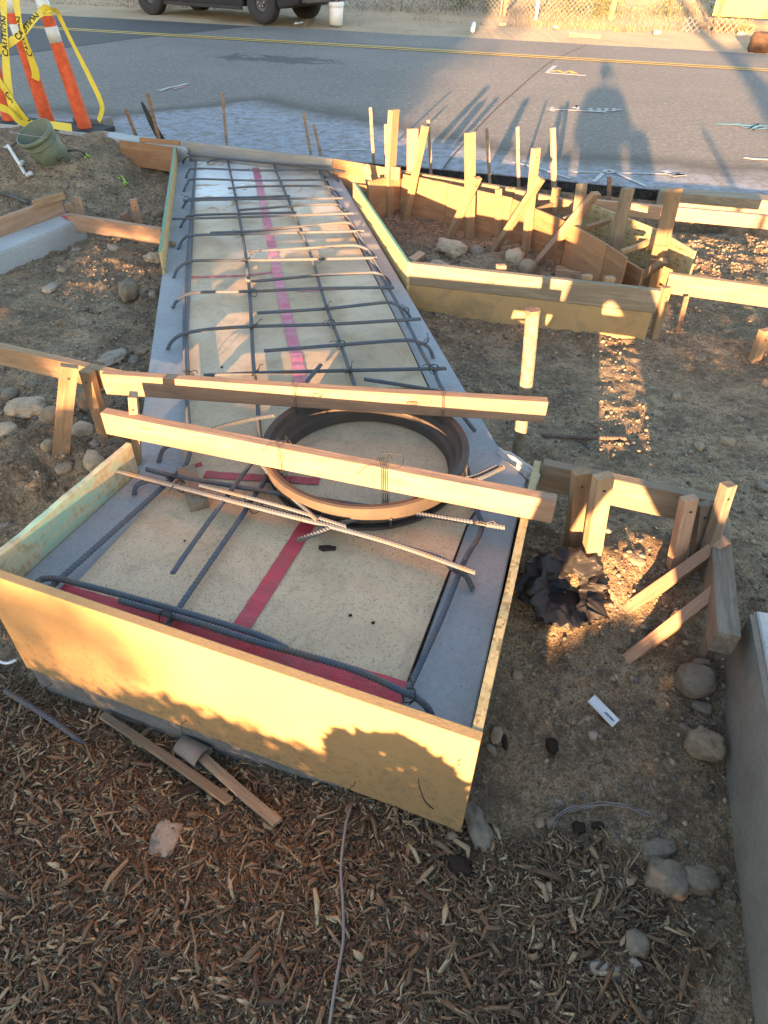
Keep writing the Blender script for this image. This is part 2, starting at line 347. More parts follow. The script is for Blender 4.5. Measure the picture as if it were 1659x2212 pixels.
# asphalt
m = N('asphalt', .8, .3); p = m.world(); vv = m.n('ShaderNodeVectorMath', operation='DOT_PRODUCT'); m.l(p, vv.inputs[0]); vv.inputs[1].default_value = EV; v = vv.outputs['Value']
uu = m.n('ShaderNodeVectorMath', operation='DOT_PRODUCT'); m.l(p, uu.inputs[0]); uu.inputs[1].default_value = EU; u = uu.outputs['Value']
a = m.noise(p, .5, 5, .6); b = m.math('ADD', m.math('MULTIPLY', m.noise(p, 38, 4, .8), .5), m.math('MULTIPLY', m.noise(p, 15, 4, .85), .5)); bb = m.noise(p, 3, 5, .65, .4)
c = m.ramp(a, [(.3, (.165, .15, .135)), (.7, (.21, .195, .175))]); c = m.mix(m.ramp(b, [(.43, .75), (.52, 0.)]), c, (.11, .095, .085)); c = m.mix(m.ramp(b, [(.55, 0.), (.62, .85)]), c, (.42, .38, .33))
c = m.mix(m.ramp(bb, [(.5, 0.), (.75, .35)]), c, (.10, .095, .09))
# dust slurry near the kerb, with a ragged upper edge and a damp rim
pk = m.math('MAXIMUM', m.math('SUBTRACT', 8.25, m.math('MAXIMUM', m.math('MULTIPLY', m.math('ADD', u, 3.7), .48), m.math('MULTIPLY', m.math('ADD', u, 3.9), -1.5))), 6.75)
edge = m.math('ADD', m.math('SUBTRACT', v, pk), m.math('MULTIPLY', m.math('SUBTRACT', m.noise(p, 1.3, 4, .6), .5), .9)); 
edge = m.math('MULTIPLY', edge, .5); edge = m.math('ADD', edge, .5)
damp = m.ramp(edge, [(.42, 0.), (.60, .85), (.85, 0.)]); c = m.mix(damp, c, (.075, .068, .060))
slur = m.noise(p, 9, 6, .75, .6); dust = m.math('MULTIPLY', m.ramp(edge, [(.34, 1.), (.60, 0.)]), m.ramp(slur, [(.40, .1), (.58, 1.)]))
c = m.mix(m.math('MULTIPLY', dust, .9), c, (.29, .32, .39))
oil = m.n('ShaderNodeVectorMath', operation='DISTANCE'); ov = m.n('ShaderNodeCombineXYZ'); m.l(u, ov.inputs[0]); m.l(m.math('MULTIPLY', v, 2.0), ov.inputs[1]); m.l(ov.outputs[0], oil.inputs[0])
op = P(600, 128); oil.inputs[1].default_value = (op.dot(EU), op.dot(EV) * 2.0, 0)
od = m.math('ADD', oil.outputs['Value'], m.math('MULTIPLY', m.noise(p, 1.3, 5, .75, 1.2), 3.4)); c = m.mix(m.ramp(m.math('MULTIPLY', od, .25), [(.60, .75), (.66, 0.)]), c, (.05, .05, .052))
m.col(c); m.bump(b, 1., .03); M['asphalt'] = m.m
m = N('new_asphalt', .85, .25); p = m.world(); b = m.noise(p, 70, 4, .75); m.col(m.ramp(b, [(.4, (.06, .06, .062)), (.7, (.095, .093, .092))])); m.bump(b, .5, .004); M['asphalt_dark'] = m.m
def chips(name, cols, rough=.9):
    m = N(name, rough, .2); g = m.n('ShaderNodeNewGeometry'); r_ = g.outputs['Random Per Island']
    st = [(i / (len(cols)) , c) for i, c in enumerate(cols)]; c = m.ramp(r_, st, 'CONSTANT'); nz = m.noise(m.world(), 220, 3, .7); c = m.mix(m.ramp(nz, [(.4, .5), (.7, 0.)]), c, (.05, .035, .025)); m.col(c); return m.m
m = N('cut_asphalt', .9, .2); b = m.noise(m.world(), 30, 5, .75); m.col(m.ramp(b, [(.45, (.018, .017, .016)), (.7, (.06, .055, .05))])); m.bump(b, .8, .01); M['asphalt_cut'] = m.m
M['mulch'] = chips('bark_mulch', [(0.231, 0.139, 0.08), (0.259, 0.172, 0.099), (0.149, 0.094, 0.057), (0.397, 0.284, 0.171), (0.287, 0.178, 0.101), (0.105, 0.073, 0.051), (0.315, 0.211, 0.118), (0.192, 0.123, 0.075), (0.518, 0.414, 0.256)])
M['pebbles'] = chips('pebbles', [(.42, .31, .20), (.34, .25, .165), (.50, .38, .255), (.38, .29, .19), (.21, .185, .15), (.15, .12, .09), (.28, .25, .21), (.12, .095, .07), (.24, .19, .13), (.18, .165, .15)])
M['dry_grass'] = chips('dry_grass', [(.34, .25, .135), (.27, .195, .10), (.40, .31, .18), (.20, .15, .08), (.19, .17, .08)], .95)
M['leaf'] = chips('leaves', [(.07, .10, .035), (.10, .13, .05), (.05, .075, .03), (.13, .15, .06)], .8)
M['weed'] = chips('weed_leaves', [(.12, .15, .07), (.16, .18, .09), (.09, .12, .06), (.20, .19, .09)], .8)
M['bark'] = simple('bark', (.13, .10, .075), .95, .1, sc_=18, bumpd=.01)
M['dark_debris'] = simple('dark_bark_bits', (.035, .026, .02), .95, .1, sc_=30)
M['wall_paint'] = simple('stucco', (.45, .42, .36), .9, .1, sc_=3)
M['roof'] = simple('roof_shingle', (.12, .10, .09), .9, .1, sc_=20)
M['cloth'] = simple('dark_work_clothes', (.06, .07, .09), .9, .1, sc_=10)
M['skin'] = simple('skin', (.42, .25, .17), .6, .3, var=.08)
M['hair'] = simple('dark_hair', (.03, .022, .018), .7, .3)
M['brown_plastic'] = simple('dusty_plastic_sleeve', (.22, .185, .155), .6, .3, sc_=14)
# ------------------------------------------------------------------ ground sheet
_G = {}
def vnoise(x, y, s, seed):
    if seed not in _G: _G[seed] = np.random.default_rng(seed).random((256, 256))
    g = _G[seed]; X = x / s; Y = y / s; xi = np.floor(X).astype(int); yi = np.floor(Y).astype(int); fx = X - xi; fy = Y - yi
    fx = fx * fx * (3 - 2 * fx); fy = fy * fy * (3 - 2 * fy); a = g[xi % 256, yi % 256]; b = g[(xi + 1) % 256, yi % 256]; c = g[xi % 256, (yi + 1) % 256]; d = g[(xi + 1) % 256, (yi + 1) % 256]
    return (a * (1 - fx) + b * fx) * (1 - fy) + (c * (1 - fx) + d * fx) * fy - .5
def sst(x): x = np.clip(x, 0, 1); return x * x * (3 - 2 * x)
def gz(x, y, detail=True):
    x = np.asarray(x, float); y = np.asarray(y, float)
    u = x * math.cos(RA) - y * math.sin(RA); v = x * math.sin(RA) + y * math.cos(RA)
    near = sst((1.72 + .42 * sst((.12 - x) / .3) - y) / .85); low = -.335 - .105 * sst((.15 - x) / .9)
    z = -.155 * (1 - near) + low * near
    z = z - .10 * np.exp(-((x + 1.35) ** 2 + (y - 1.75) ** 2) / .12)
    z = z + .075 * np.exp(-((x - .85) ** 2 / .16 + (y - 1.66) ** 2 / .05))
    z = z + .04 * sst((-1.2 - x) / .5) * sst((y - 2.6) / .8)
    mound = sst((v - 3.95) / 1.1) * sst((-2.05 - x) / .45) * sst((6.3 - v) / .3)
    z = z + .20 * mound
    z = z - .10 * sst((v - 5.60) / .08) * sst((u + 2.3) / .3) * sst((6.2 - v) / .1)
    rd = sst((v - 6.0) / .08); farv = sst((v - 16.7) / .6)
    z = z * (1 - rd) + (-.08) * rd * (1 - farv) + (.0) * rd * farv
    z = z + .055 * np.clip(v - 20.3, 0, 40) + .09 * sst((v - 20.2) / .7)
    if detail:
        d = .050 * vnoise(x, y, .55, 1) + .030 * vnoise(x, y, .19, 2) + .026 * vnoise(x, y, .085, 3) + .022 * vnoise(x, y, .045, 4) + .013 * vnoise(x, y, .024, 5)
        rough = 1 - .55 * np.exp(-((x - 1.15) ** 2 / .12 + (y - 2.6) ** 2 / .7)) + 1.6 * np.exp(-((x + 1.5) ** 2 + (y - 2.1) ** 2) / .25) + .8 * mound + .8 * np.exp(-((x - .8) ** 2 + (y - 4.4) ** 2) / .3)
        z = z + d * rough * (1 - rd * (1 - farv)) * (1 - .35 * near) * (.75)
    return z
def axis_pts(a, b, st, far):
    m_ = np.arange(a, b + 1e-6, st); g = []; s = st
    x = b
    while x < far: s *= 1.22; x += s; g.append(x)
    lo = []; s = st; x = a
    while x > -far: s *= 1.22; x -= s; lo.append(x)
    return np.concatenate([lo[::-1], m_, g])
xs = axis_pts(-3.5, 3.5, .0135, 160.); ys = axis_pts(-.35, 6.4, .0135, 160.)
X, Y = np.meshgrid(xs, ys, indexing='ij'); Z = gz(X, Y)
V = np.stack([X, Y, Z], -1).reshape(-1, 3); nx, ny = len(xs), len(ys)
i, j = np.meshgrid(np.arange(nx - 1), np.arange(ny - 1), indexing='ij'); q = (i * ny + j).ravel()
g = link('ground', np_mesh(V, np.stack([q, q + ny, q + ny + 1, q + 1], -1)), M['dirt'], smooth=True); tag(g, kind='structure')
def gp(x, y, dz=0.): return Vector((x, y, float(gz(x, y)) + dz))
def GP(px, py, dz=0., z0=-.2):
    p = P(px, py, z0)
    for _ in range(6): p = P(px, py, float(gz(p.x, p.y)))
    return p + Vector((0, 0, dz))

# road sheet, patch and painted marks
def strip_sheet(name, us, v0, v1, z, mat, jitter=.0, th=.0):
    V = []; F = []
    for k, u in enumerate(us):
        a = RD(u, v0 + jitter * float(vnoise(np.array(u), np.array(3.), .35, 8)), z); b = RD(u, v1 + jitter * 6 * float(vnoise(np.array(u), np.array(9.), .8, 9)), z)
        V += [a, b]
        if th: V += [a + Vector((0, 0, -th))]
    s = 3 if th else 2
    for k in range(len(us) - 1):
        F.append((k * s, (k + 1) * s, (k + 1) * s + 1, k * s + 1))
        if th: F.append((k * s + 2, (k + 1) * s + 2, (k + 1) * s, k * s))
    return tag(link(name, mesh(V, F), mat), kind='structure')
strip_sheet('road', list(np.arange(-14, 9, .08)) + [20, 150], 6.1, 16.62, 0., M['asphalt'], .03, .12)
strip_sheet('road', [-150, -14], 6.1, 16.62, 0.0, M['asphalt'], 0, .12)
pa = [P(545, 57), P(280, 85), P(0, 123), RD(-30, 6.6), RD(-60, 6.6), RD(-60, 16.5)]
tag(link('road_patch', slab_poly([RD(p.dot(EU), p.dot(EV)) for p in pa], .001, .005), M['asphalt_dark']), kind='structure')
for v0 in (13.93, 14.16):
    strip_sheet('road_marking', list(np.arange(-40, 20, .5)), v0, v0 + .10, .009, M['road_yellow'])
def ribbon_me(pts, wd, z=0, th=0.0015):
    pts = [Vector(p) for p in pts]; V = []; F = []; n = len(pts)
    for i, p in enumerate(pts):
        t = (pts[min(n - 1, i + 1)] - pts[max(0, i - 1)]); t.z = 0; t.normalize(); s = Vector((-t.y, t.x, 0)) * wd / 2
        V += [p + s, p - s, p + s + Vector((0, 0, th)), p - s + Vector((0, 0, th))]
    for i in range(n - 1):
        a = i * 4; b = a + 4; F += [(a + 2, a + 3, b + 3, b + 2), (a, a + 2, b + 2, b), (a + 3, a + 1, b + 1, b + 3)]
    F += [(0, 1, 3, 2), ((n - 1) * 4, (n - 1) * 4 + 2, (n - 1) * 4 + 3, (n - 1) * 4 + 1)]
    return mesh(V, F)
def mark(D, wd, mat, z=.006):
    me = ribbon_me([P(a, b, z) for a, b in D], wd); tag(link('road_marking', me, M[mat]), kind='structure')
mark([(1200, 142), (1190, 150), (1182, 157), (1225, 160), (1265, 163)], .07, 'road_white')
mark([(1192, 154), (1205, 152), (1218, 157), (1232, 153), (1240, 158)], .11, 'road_yellow')
mark([(1183, 235), (1240, 238), (1310, 242)], .05, 'road_white')
mark([(1196, 231), (1183, 235), (1197, 240)], .04, 'road_white')
mark([(1240, 233), (1247, 228), (1249, 239)], .045, 'road_white')
for x0 in (1272, 1290, 1306, 1322):
    mark([(x0 + 7, 234), (x0, 235.5), (x0 + 8, 238), (x0 - 1, 240)], .035, 'road_white', .0075)
mark([(1326, 238), (1343, 236)], .04, 'road_white')
mark([(1545, 267), (1580, 268), (1612, 270), (1659, 272)], .05, 'road_blue'); mark([(1590, 266), (1612, 276), (1640, 268), (1625, 280), (1659, 276)], .06, 'road_blue', .0075)
mark([(1608, 340), (1625, 343), (1680, 345)], .06, 'road_white')
mark([(1436, 368), (1452, 378), (1478, 376)], .07, 'road_white'); mark([(1240, 371), (1330, 373), (1470, 376)], .025, 'road_white'); mark([(1452, 380), (1478, 377)], .05, 'road_white')
mark([(1283, 393), (1309, 367), (1318, 367), (1395, 402)], .035, 'road_white'); mark([(1110, 350), (1160, 362), (1230, 385)], .03, 'road_white')
mark([(345, 196), (365, 189), (380, 187), (405, 180)], .05, 'road_white'); mark([(376, 192), (400, 186)], .03, 'tape_pink', .0075)
mark([(712, 325), (740, 324), (790, 323)], .02, 'road_white')

def crack(D, wd, z=.0055):
    tag(link('road_crack', ribbon_me(spline([P(a, b, z) for a, b in D], .08), wd), M['asphalt_dark']), kind='structure')
crack([(955, 368), (975, 340), (1000, 312), (1053, 253), (1106, 203), (1190, 133), (1266, 97)], .014)
crack([(1290, 85), (1400, 99), (1659, 122)], .012); crack([(720, 91), (900, 100), (1106, 112)], .012)
sk_ = [RD(u, 6.085 + .03 * float(vnoise(np.array(u), np.array(3.), .35, 8)), 0) for u in np.arange(-3.5, 9, .08)]
V = [p + Vector((0, 0, dz)) for p in sk_ for dz in (-.34, -.004)]; tag(link('road_edge', mesh(V, [(2 * k, 2 * k + 2, 2 * k + 3, 2 * k + 1) for k in range(len(sk_) - 1)]), M['asphalt_cut']), kind='structure')

# concrete kerb at the left along the road, its end broken off near the forms
kb = [P(-500, 208, .1), P(130, 268, .1), P(255, 287, .1), P(410, 309, .1), P(404, 322, .1), P(240, 298, .1), P(120, 281, .1), P(-500, 219, .1)]
tag(link('kerb', slab_poly(kb, -.1, .10, .01), M['conc_new']), kind='structure')

# ------------------------------------------------------------------ vault, cover boards
F0 = P(1037, 1603, .12); FL = P(0, 1250, .12); fdir = (FL - F0).normalized()
o1, o2 = P(20, 1167, .12), P(273, 955, .12); od = (o2 - o1)
def isect(a, d, b, e):
    den = d.x * e.y - d.y * e.x; t = ((b.x - a.x) * e.y - (b.y - a.y) * e.x) / den; return a + d * t
FLc = isect(F0, fdir, o1, od)                      # outer front-left corner, outside the picture
nin = Vector((-fdir.y, fdir.x, 0)); nin = nin if nin.y > 0 else -nin
RB = P(1168, 1003, .12)
fin = F0 + nin * .030
z0v = lambda p: Vector((p.x, p.y, 0))
rdir = (RB - F0).normalized(); ldir2 = od.normalized(); rn = Vector((rdir.y, -rdir.x, 0)); ln = Vector((-ldir2.y, ldir2.x, 0))
sF = isect(fin, fdir, F0 - rn * .026, rdir); sG = isect(fin, fdir, FLc - ln * .022, ldir2)
sE = P(1136, 1035); sH = P(290, 1012); lv = P(315, 830) - P(385, 348)
vault = [z0v(sF), sE, P(1080, 970), P(742, 398), P(733, 380), P(708, 352), P(385, 348), sH, z0v(o2 - ln * .022), z0v(sG)]
v_ = empty('concrete_vault', (vault[0] + vault[6]) / 2, 'long grey concrete vault top bending towards the viewer, framed by boards', 'concrete vault')
def under(o, root):
    o.parent = root; o.matrix_parent_inverse = Matrix.Translation(-root.location); return o
under(link('vault_top', slab_poly(vault, -.44, 0, .004), M['conc']), v_)
vb = [F0 + nin * .012, RB + nin * 0, RB + nin * .02, o2, FLc + nin * .012]
under(link('vault_base', slab_poly([Vector((p.x, p.y, 0)) for p in vb], -.60, -.322), M['conc_dark']), v_)
far_sheet = [P(425, 352), P(690, 366), P(876, 738), P(924, 842), P(403, 852)]
near_sheet = [P(924, 849), P(1038, 1086), P(1008, 1135), P(873, 1490), P(690, 1450), P(145, 1288), P(300, 1123), P(397, 1008), P(403, 858)]
def sheet(name, poly, z0, z1, mat, label):
    c = sum(poly, Vector()) / len(poly); me = slab_poly([p - Vector((c.x, c.y, 0)) for p in poly], z0, z1, .001)
    o = link(name, me, mat, None, Matrix.Translation((c.x, c.y, 0))); return tag(o, label, 'cover board', 'boards laid over the vault')
sheet('cover_board', far_sheet, .001, .013, M['cover_far'], 'long stained plywood board under the far rebar grid, white towards its far end')
sheet('cover_board', near_sheet, .001, .012, M['cover'], 'speckled tan particle board under the iron ring, nearest the viewer')

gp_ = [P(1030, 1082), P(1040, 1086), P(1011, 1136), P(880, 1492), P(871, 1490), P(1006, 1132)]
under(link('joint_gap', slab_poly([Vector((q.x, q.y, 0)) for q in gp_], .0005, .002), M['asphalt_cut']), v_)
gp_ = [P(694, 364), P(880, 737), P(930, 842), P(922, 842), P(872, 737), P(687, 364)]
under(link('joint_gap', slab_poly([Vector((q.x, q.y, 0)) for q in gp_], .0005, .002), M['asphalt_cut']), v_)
# ------------------------------------------------------------------ box round the near end
def inset(A, B, a=0, b=0): d = (B - A).normalized(); return A + d * a, B - d * b
fA, fB = FLc, F0
o = form('form_board', fA, fB, .44, .028, M['mdf'], 'wide tan particle board closing the near front of the vault, patch of sunlight on it')
nA = F0 + rdir * .0285
o = form('form_board', nA, RB + rdir * .02, .44, .024, M['osb'], 'rough strand board along the right side of the near box', ragged=24)
# the left board stands between the corner and its far end
lA = FLc + ldir2 * .0285
L = (o2 - lA).length; mw = frame(lA, o2 - lA, Vector((0, 0, 1))); bm = bmesh.new(); bbox(bm, 0, L, -.020, 0, -.43, 0, bev=.002)
es = [e for e in bm.edges if abs(e.verts[0].co.x - e.verts[1].co.x) > L * .5]; bmesh.ops.subdivide_edges(bm, edges=es, cuts=24, use_grid_fill=True)
for vv_ in bm.verts: vv_.co.z += .004 * mnoise.noise(Vector((vv_.co.x * 11, 0, 0))) * (vv_.co.z > -.1)
tag(link('form_board', bm_mesh(bm), M['osb_green'], None, mw), 'strand board with green paint on the left side of the near box', 'form board', 'wooden form boards')

# side rails at the right of the vault (ragged concrete lip)
lip = [P(1080, 968, .03), P(1110, 985, .03), P(1148, 1030, .03), P(1140, 1046, .03), P(1108, 1012, .03), P(1074, 985, .03)]
bm = bmesh.new()
lc = P(1116, 1006, -.01); bmesh.ops.create_icosphere(bm, subdivisions=4, radius=1)
for v in bm.verts: k = 1 + .3 * mnoise.noise(v.co * 2.1) + .12 * mnoise.noise(v.co * 6); v.co = Vector((v.co.x * .115 * k, v.co.y * .030 * k, v.co.z * .030 * k))
o = link('mortar_lump', bm_mesh(bm), M['conc_new'], None, Matrix.Translation(lc) @ Matrix.Rotation(-.95, 4, 'Z'), True); tag(o, 'rough pale mortar lump at the vault corner behind the near beam end', 'mortar lump')

# tapes
def tape(D, wd, mat, label, z=.0145, nm='tape_strip', parent=None):
    pts = [P(a, b, z) for a, b in D]; o0 = pts[0].copy()
    sp = spline(pts, .02) if len(pts) > 2 else [pts[0].lerp(pts[1], k / 24) for k in range(25)]
    sp = [p + Vector((0, 0, .0012 * math.sin(k * 1.7) + .0025 * max(0, mnoise.noise(Vector((k * .35, pts[0].x * 9, 0)))))) for k, p in enumerate(sp)]
    me = ribbon_me([p - o0 for p in sp], wd, th=.0008); o = link(nm, me, M[mat], None, Matrix.Translation(o0)); return tag(o, label, 'tape', 'red tape on the cover boards')
tape([(552, 362), (575, 470), (605, 620), (640, 770), (652, 830), (687, 922)], .055, 'tape_pink', 'long pink red tape running down the middle of the far cover board')
tape([(413, 599), (470, 597), (530, 595), (592, 588)], .022, 'tape', 'narrow red tape strip crossing left of the long pink tape')
tape([(640, 629), (720, 625), (850, 618)], .020, 'tape_pink', 'faint pink tape strip crossing right of the long pink tape')
tape([(442, 1024), (520, 1030), (600, 1034), (690, 1040)], .038, 'tape', 'red tape stub left of the iron ring beside the near beam')
tape([(407, 1010), (436, 1002)], .022, 'tape', 'small torn red tape scrap by the bent bar left of the ring', z=.0135)
tape([(700, 1085), (672, 1120), (618, 1205), (560, 1295), (512, 1368)], .052, 'tape', 'red tape running from the ring towards the front board', z=.0145)
tape([(118, 1284), (330, 1345), (510, 1395), (700, 1452), (873, 1503)], .085, 'tape', 'long red tape lying along the front board', z=.0155)

# ------------------------------------------------------------------ rebar
ZL, ZT = .035, .050
def bar(D, label, z=ZT, r=.0072, hookl=0, hookr=0, zs=None, mat='rebar', grp='reinforcing bars over the vault', zlow=.004):
    n = len(D); pts = []
    for k, (a, b) in enumerate(D):
        zz = zs[k] if zs else z
        if not zs:
            if hookl and k < hookl: zz = zlow + (z - zlow) * (k / hookl) ** .7
            if hookr and n - 1 - k < hookr: zz = zlow + (z - zlow) * ((n - 1 - k) / hookr) ** .7
        pts.append(P(a, b, zz))
    d = (pts[0] + pts[-1]).length / 2
    dense = max(p.y for p in pts) < 3.2
    o = tube('rebar', pts, r, M[mat], label, 'rebar', grp, sides=8, step=.0052 if dense else .007, ribs=r, smooth=False)
    return o
lb = lambda s: s
bar([(423, 350), (405, 562), (398, 679), (400, 778), (403, 850), (409, 930), (411, 968), (401, 1004), (375, 1030), (353, 1051), (273, 1123), (103, 1275)], 'long bar down the left edge, bending towards the front left corner', ZL)
bar([(417, 440), (408, 560), (403, 679), (406, 790), (410, 850)], 'straight bar lapped against the long left edge bar', ZL, .006)
bar([(487, 338), (493, 352), (510, 432), (530, 545), (540, 645), (547, 778), (556, 867), (561, 935), (572, 1000), (577, 1025), (565, 1050), (553, 1066), (517, 1123), (380, 1323), (353, 1362)], 'long bar left of the pink tape, bending at the ring, ending at the front tape', ZL)
bar([(588, 350), (603, 385), (633, 456), (670, 546), (703, 656), (740, 756), (768, 838)], 'long bar right of the pink tape, ending at the ring', ZL)
bar([(690, 372), (730, 439), (786, 536), (853, 646), (916, 769), (936, 798), (956, 841), (1000, 898), (1026, 931)], 'long bar along the right edge of the far cover board', ZL)
bar([(735, 445), (790, 530), (845, 625)], 'short bar lapped beside the right edge bar', ZL + .012, .006)
bar([(1003, 985), (1015, 1035), (1030, 1100), (1040, 1143), (1003, 1213), (953, 1336), (880, 1495)], 'bar down the right side of the near box', ZL)
bar([(550, 991), (510, 1045), (423, 1166), (373, 1238)], 'straight bar left of the ring, slanting down left over the particle board', .06, .0066)
bar([(395, 352), (403, 340), (430, 337), (553, 350), (690, 364), (742, 372)], 'farthest cross bar, hooked at its left, beside the far form', .07, .0066, hookl=1)
bar([(404, 331), (430, 336), (470, 340), (610, 353), (715, 360)], 'bar bundled beside the farthest cross bar', .085, .006)
bar([(448, 352), (470, 345), (600, 345), (715, 352)], 'thin straight bar at the far end of the bundle', .05, .006)
# hooked cross bars from the far end to the ring
bar([(402, 384), (407, 372), (425, 364), (553, 368), (686, 367), (713, 376), (733, 392)], 'cross bar hooked at both ends, first in front of the far bundle', hookl=2, hookr=2, r=.0066)
bar([(397, 413), (405, 397), (423, 387), (553, 390), (710, 388)], 'left hooked cross bar, second in front of the far bundle', hookl=2, r=.0066)
bar([(493, 407), (553, 403), (696, 402), (723, 412), (737, 428)], 'short right hooked cross bar over the white wet patches, starting left of the pink tape', hookr=2, r=.0066)
bar([(395, 449), (403, 436), (423, 429), (553, 426), (626, 423)], 'left hooked cross bar ending just past the bar right of the pink tape', hookl=2, r=.0066)
bar([(396, 433), (553, 430), (740, 428)], 'straight cross bar spanning both edges over the white patches', ZT + .013, r=.0066)
bar([(517, 454), (553, 451), (703, 441), (733, 446), (753, 460)], 'right hooked cross bar at the near end of the white patches', hookr=2, r=.0066)
bar([(390, 491), (400, 474), (420, 465), (553, 461), (640, 459)], 'left hooked cross bar beside the straight bar that sticks out left', hookl=2, r=.0066)
bar([(372, 473), (553, 468), (763, 461)], 'straight cross bar sticking out over the left vault edge', ZT + .013, r=.0066)
bar([(455, 503), (553, 499), (653, 489), (743, 481), (760, 487), (771, 497)], 'sunlit right hooked cross bar with its left end at the second long bar', hookr=2, r=.0068)
bar([(385, 538), (397, 516), (423, 508), (553, 505), (660, 502), (786, 499)], 'sunlit cross bar hooked left at the pebble on the vault edge', hookl=2, r=.0068)
bar([(537, 543), (553, 542), (663, 536), (753, 530), (783, 534), (803, 546), (811, 558)], 'right hooked cross bar above the narrow red tape', hookr=2, r=.007)
bar([(375, 600), (383, 582), (400, 569), (427, 563), (553, 562), (670, 560), (813, 557)], 'long left hooked cross bar just above the narrow red tape', hookl=2, r=.007)
bar([(537, 591), (553, 591)] [:1] + [(545, 607), (686, 595), (786, 590), (813, 590), (836, 602), (846, 620)], 'right hooked cross bar below the faint pink tape end', hookr=2, r=.007)
bar([(373, 665), (383, 649), (407, 635), (440, 631), (553, 629), (686, 623), (850, 621)], 'sunlit left hooked cross bar over the short tape crossing', hookl=2, r=.007)
bar([(556, 676), (703, 667), (826, 654), (853, 657), (876, 671), (887, 687)], 'right hooked cross bar, second nearest of those on the far board', hookr=2, r=.007)
bar([(362, 755), (370, 739), (387, 725), (413, 717), (467, 710), (553, 705), (720, 700), (908, 689)], 'nearest left hooked cross bar reaching across to the right edge', hookl=2)
bar([(571, 758), (736, 745), (873, 735), (906, 740), (926, 751), (937, 773)], 'nearest right hooked cross bar, behind the far beam', hookr=2)
bar([(440, 811), (553, 806), (720, 801), (963, 796)], 'straight cross bar just behind the far beam')
bar([(693, 788), (655, 833), (640, 850)], 'short slanting bar end poking out behind the far beam', .06)
bar([(786, 819), (870, 832), (960, 848), (985, 862)], 'short bar touching the back of the iron ring', .06)
bar([(343, 998), (353, 971), (383, 955), (467, 925), (530, 908), (592, 897)], 'hooked bar running from the left edge under the near beam to the ring', hookl=2)
bar([(290, 1069), (294, 1051), (313, 1041), (345, 1043), (553, 1094), (760, 1150), (940, 1203), (975, 1226), (1005, 1243), (1022, 1275)], 'long cross bar hooked at both ends in front of the near beam', hookl=2, hookr=2, z=.048)
bar([(237, 1013), (333, 1038), (553, 1096), (820, 1166), (1026, 1237)], 'sunlit straight bar in front of the near beam, ending over the right edge', .066, .0078)
bar([(430, 1048), (600, 1092), (748, 1138)], 'short bar lapped between the two long bars before the ring', .073, .0066)
bar([(315, 1013), (373, 1027), (553, 1058), (820, 1098), (1020, 1128), (1089, 1139)], 'straight bar passing below the iron ring with a sunlit right end', .052)
bar([(566, 1002), (600, 1043), (640, 1083), (686, 1124)], 'short slanting bar from the left of the ring down right', .075)
bar([(643, 1167), (693, 1149), (736, 1131), (830, 1104), (925, 1069)], 'short slanting bar from the front of the ring down left', .062)
bar([(1008, 1033), (1030, 1027), (1073, 1007)], 'short bar stub at the right vault corner', .05, .007)
bar([(1012, 1040), (1040, 1032), (1086, 1010)], 'second bar stub lying against the first at the right vault corner', .05, .007)
bar([(118, 1272), (96, 1277), (83, 1266), (86, 1254), (105, 1249), (135, 1252), (170, 1261), (267, 1286), (430, 1332), (553, 1370), (622, 1402)], 'bar along the front board curled into a hook at the left corner', .048, .0078)
bar([(257, 1297), (420, 1344), (553, 1386), (753, 1443), (870, 1494), (902, 1510), (926, 1533), (936, 1560)], 'bar along the front board bent down at the right corner', .048, .0078, hookr=2)

# iron ring hung below the beams
rc = (P(568, 955, .12) + P(1010, 955, .12)) / 2
ring = empty('manhole_frame', rc - Vector((0, 0, .12)), 'round rusty cast iron manhole frame wired beneath two beams', 'manhole frame')
prof = [(.362, .118), (.352, .120), (.338, .118), (.334, .095), (.318, .090), (.312, .060), (.300, .052), (.296, .016), (.322, .014), (.330, .040), (.350, .050), (.358, .085)]
link('ring_body', lathe(prof, 96, True), M['iron'], ring, smooth=False)
link('ring_flange', lathe([(.345, .0145), (.3235, .0145), (.3235, .026), (.345, .026)], 96, True), M['iron'], ring)
for a in (200, 250, 285, 20, 110, 330):
    c_, s_ = math.cos(R(a)), math.sin(R(a)); me = box_me(-.006, .02, -.004, .004, 0, .045); link('rib', me, M['iron'], ring, Matrix.Translation((.34 * c_, .34 * s_, .026)) @ Matrix.Rotation(R(a), 4, 'Z'))

# beams (front top edge in pixels, z .21)
def beam(a, b, label, ex=0):
    A, B = P(*a, .209), P(*b, .209); L = (B - A).length; mw = frame(A, B - A, Vector((0, 0, 1)))
    bm = bmesh.new(); bbox(bm, 0, L, 0, .038, -.086, 0, bev=.003)
    es = [e for e in bm.edges if abs(e.verts[0].co.x - e.verts[1].co.x) > L * .5]; bmesh.ops.subdivide_edges(bm, edges=es, cuts=8, use_grid_fill=True)
    for v in bm.verts: v.co.z += ex * math.sin(v.co.x / L * 3.1416)
    return tag(link('beam', bm_mesh(bm), M['pink_pine'], None, mw), label, 'beam', 'timber beams carrying the ring')
beam((217, 808), (1185, 869), 'far timber beam laid across the vault behind the ring centre', -.004)
beam((216, 892), (1202, 1084), 'near timber beam laid across the vault in front of the ring centre', -.002)
def wire(pts, label, parent=None, r=.0011, mat='wire', nm='tie_wire', cat='tie wire', grp='loose tie wires'):
    return tube(nm, pts, r, M[mat], label, cat, grp, sides=5, step=.008)
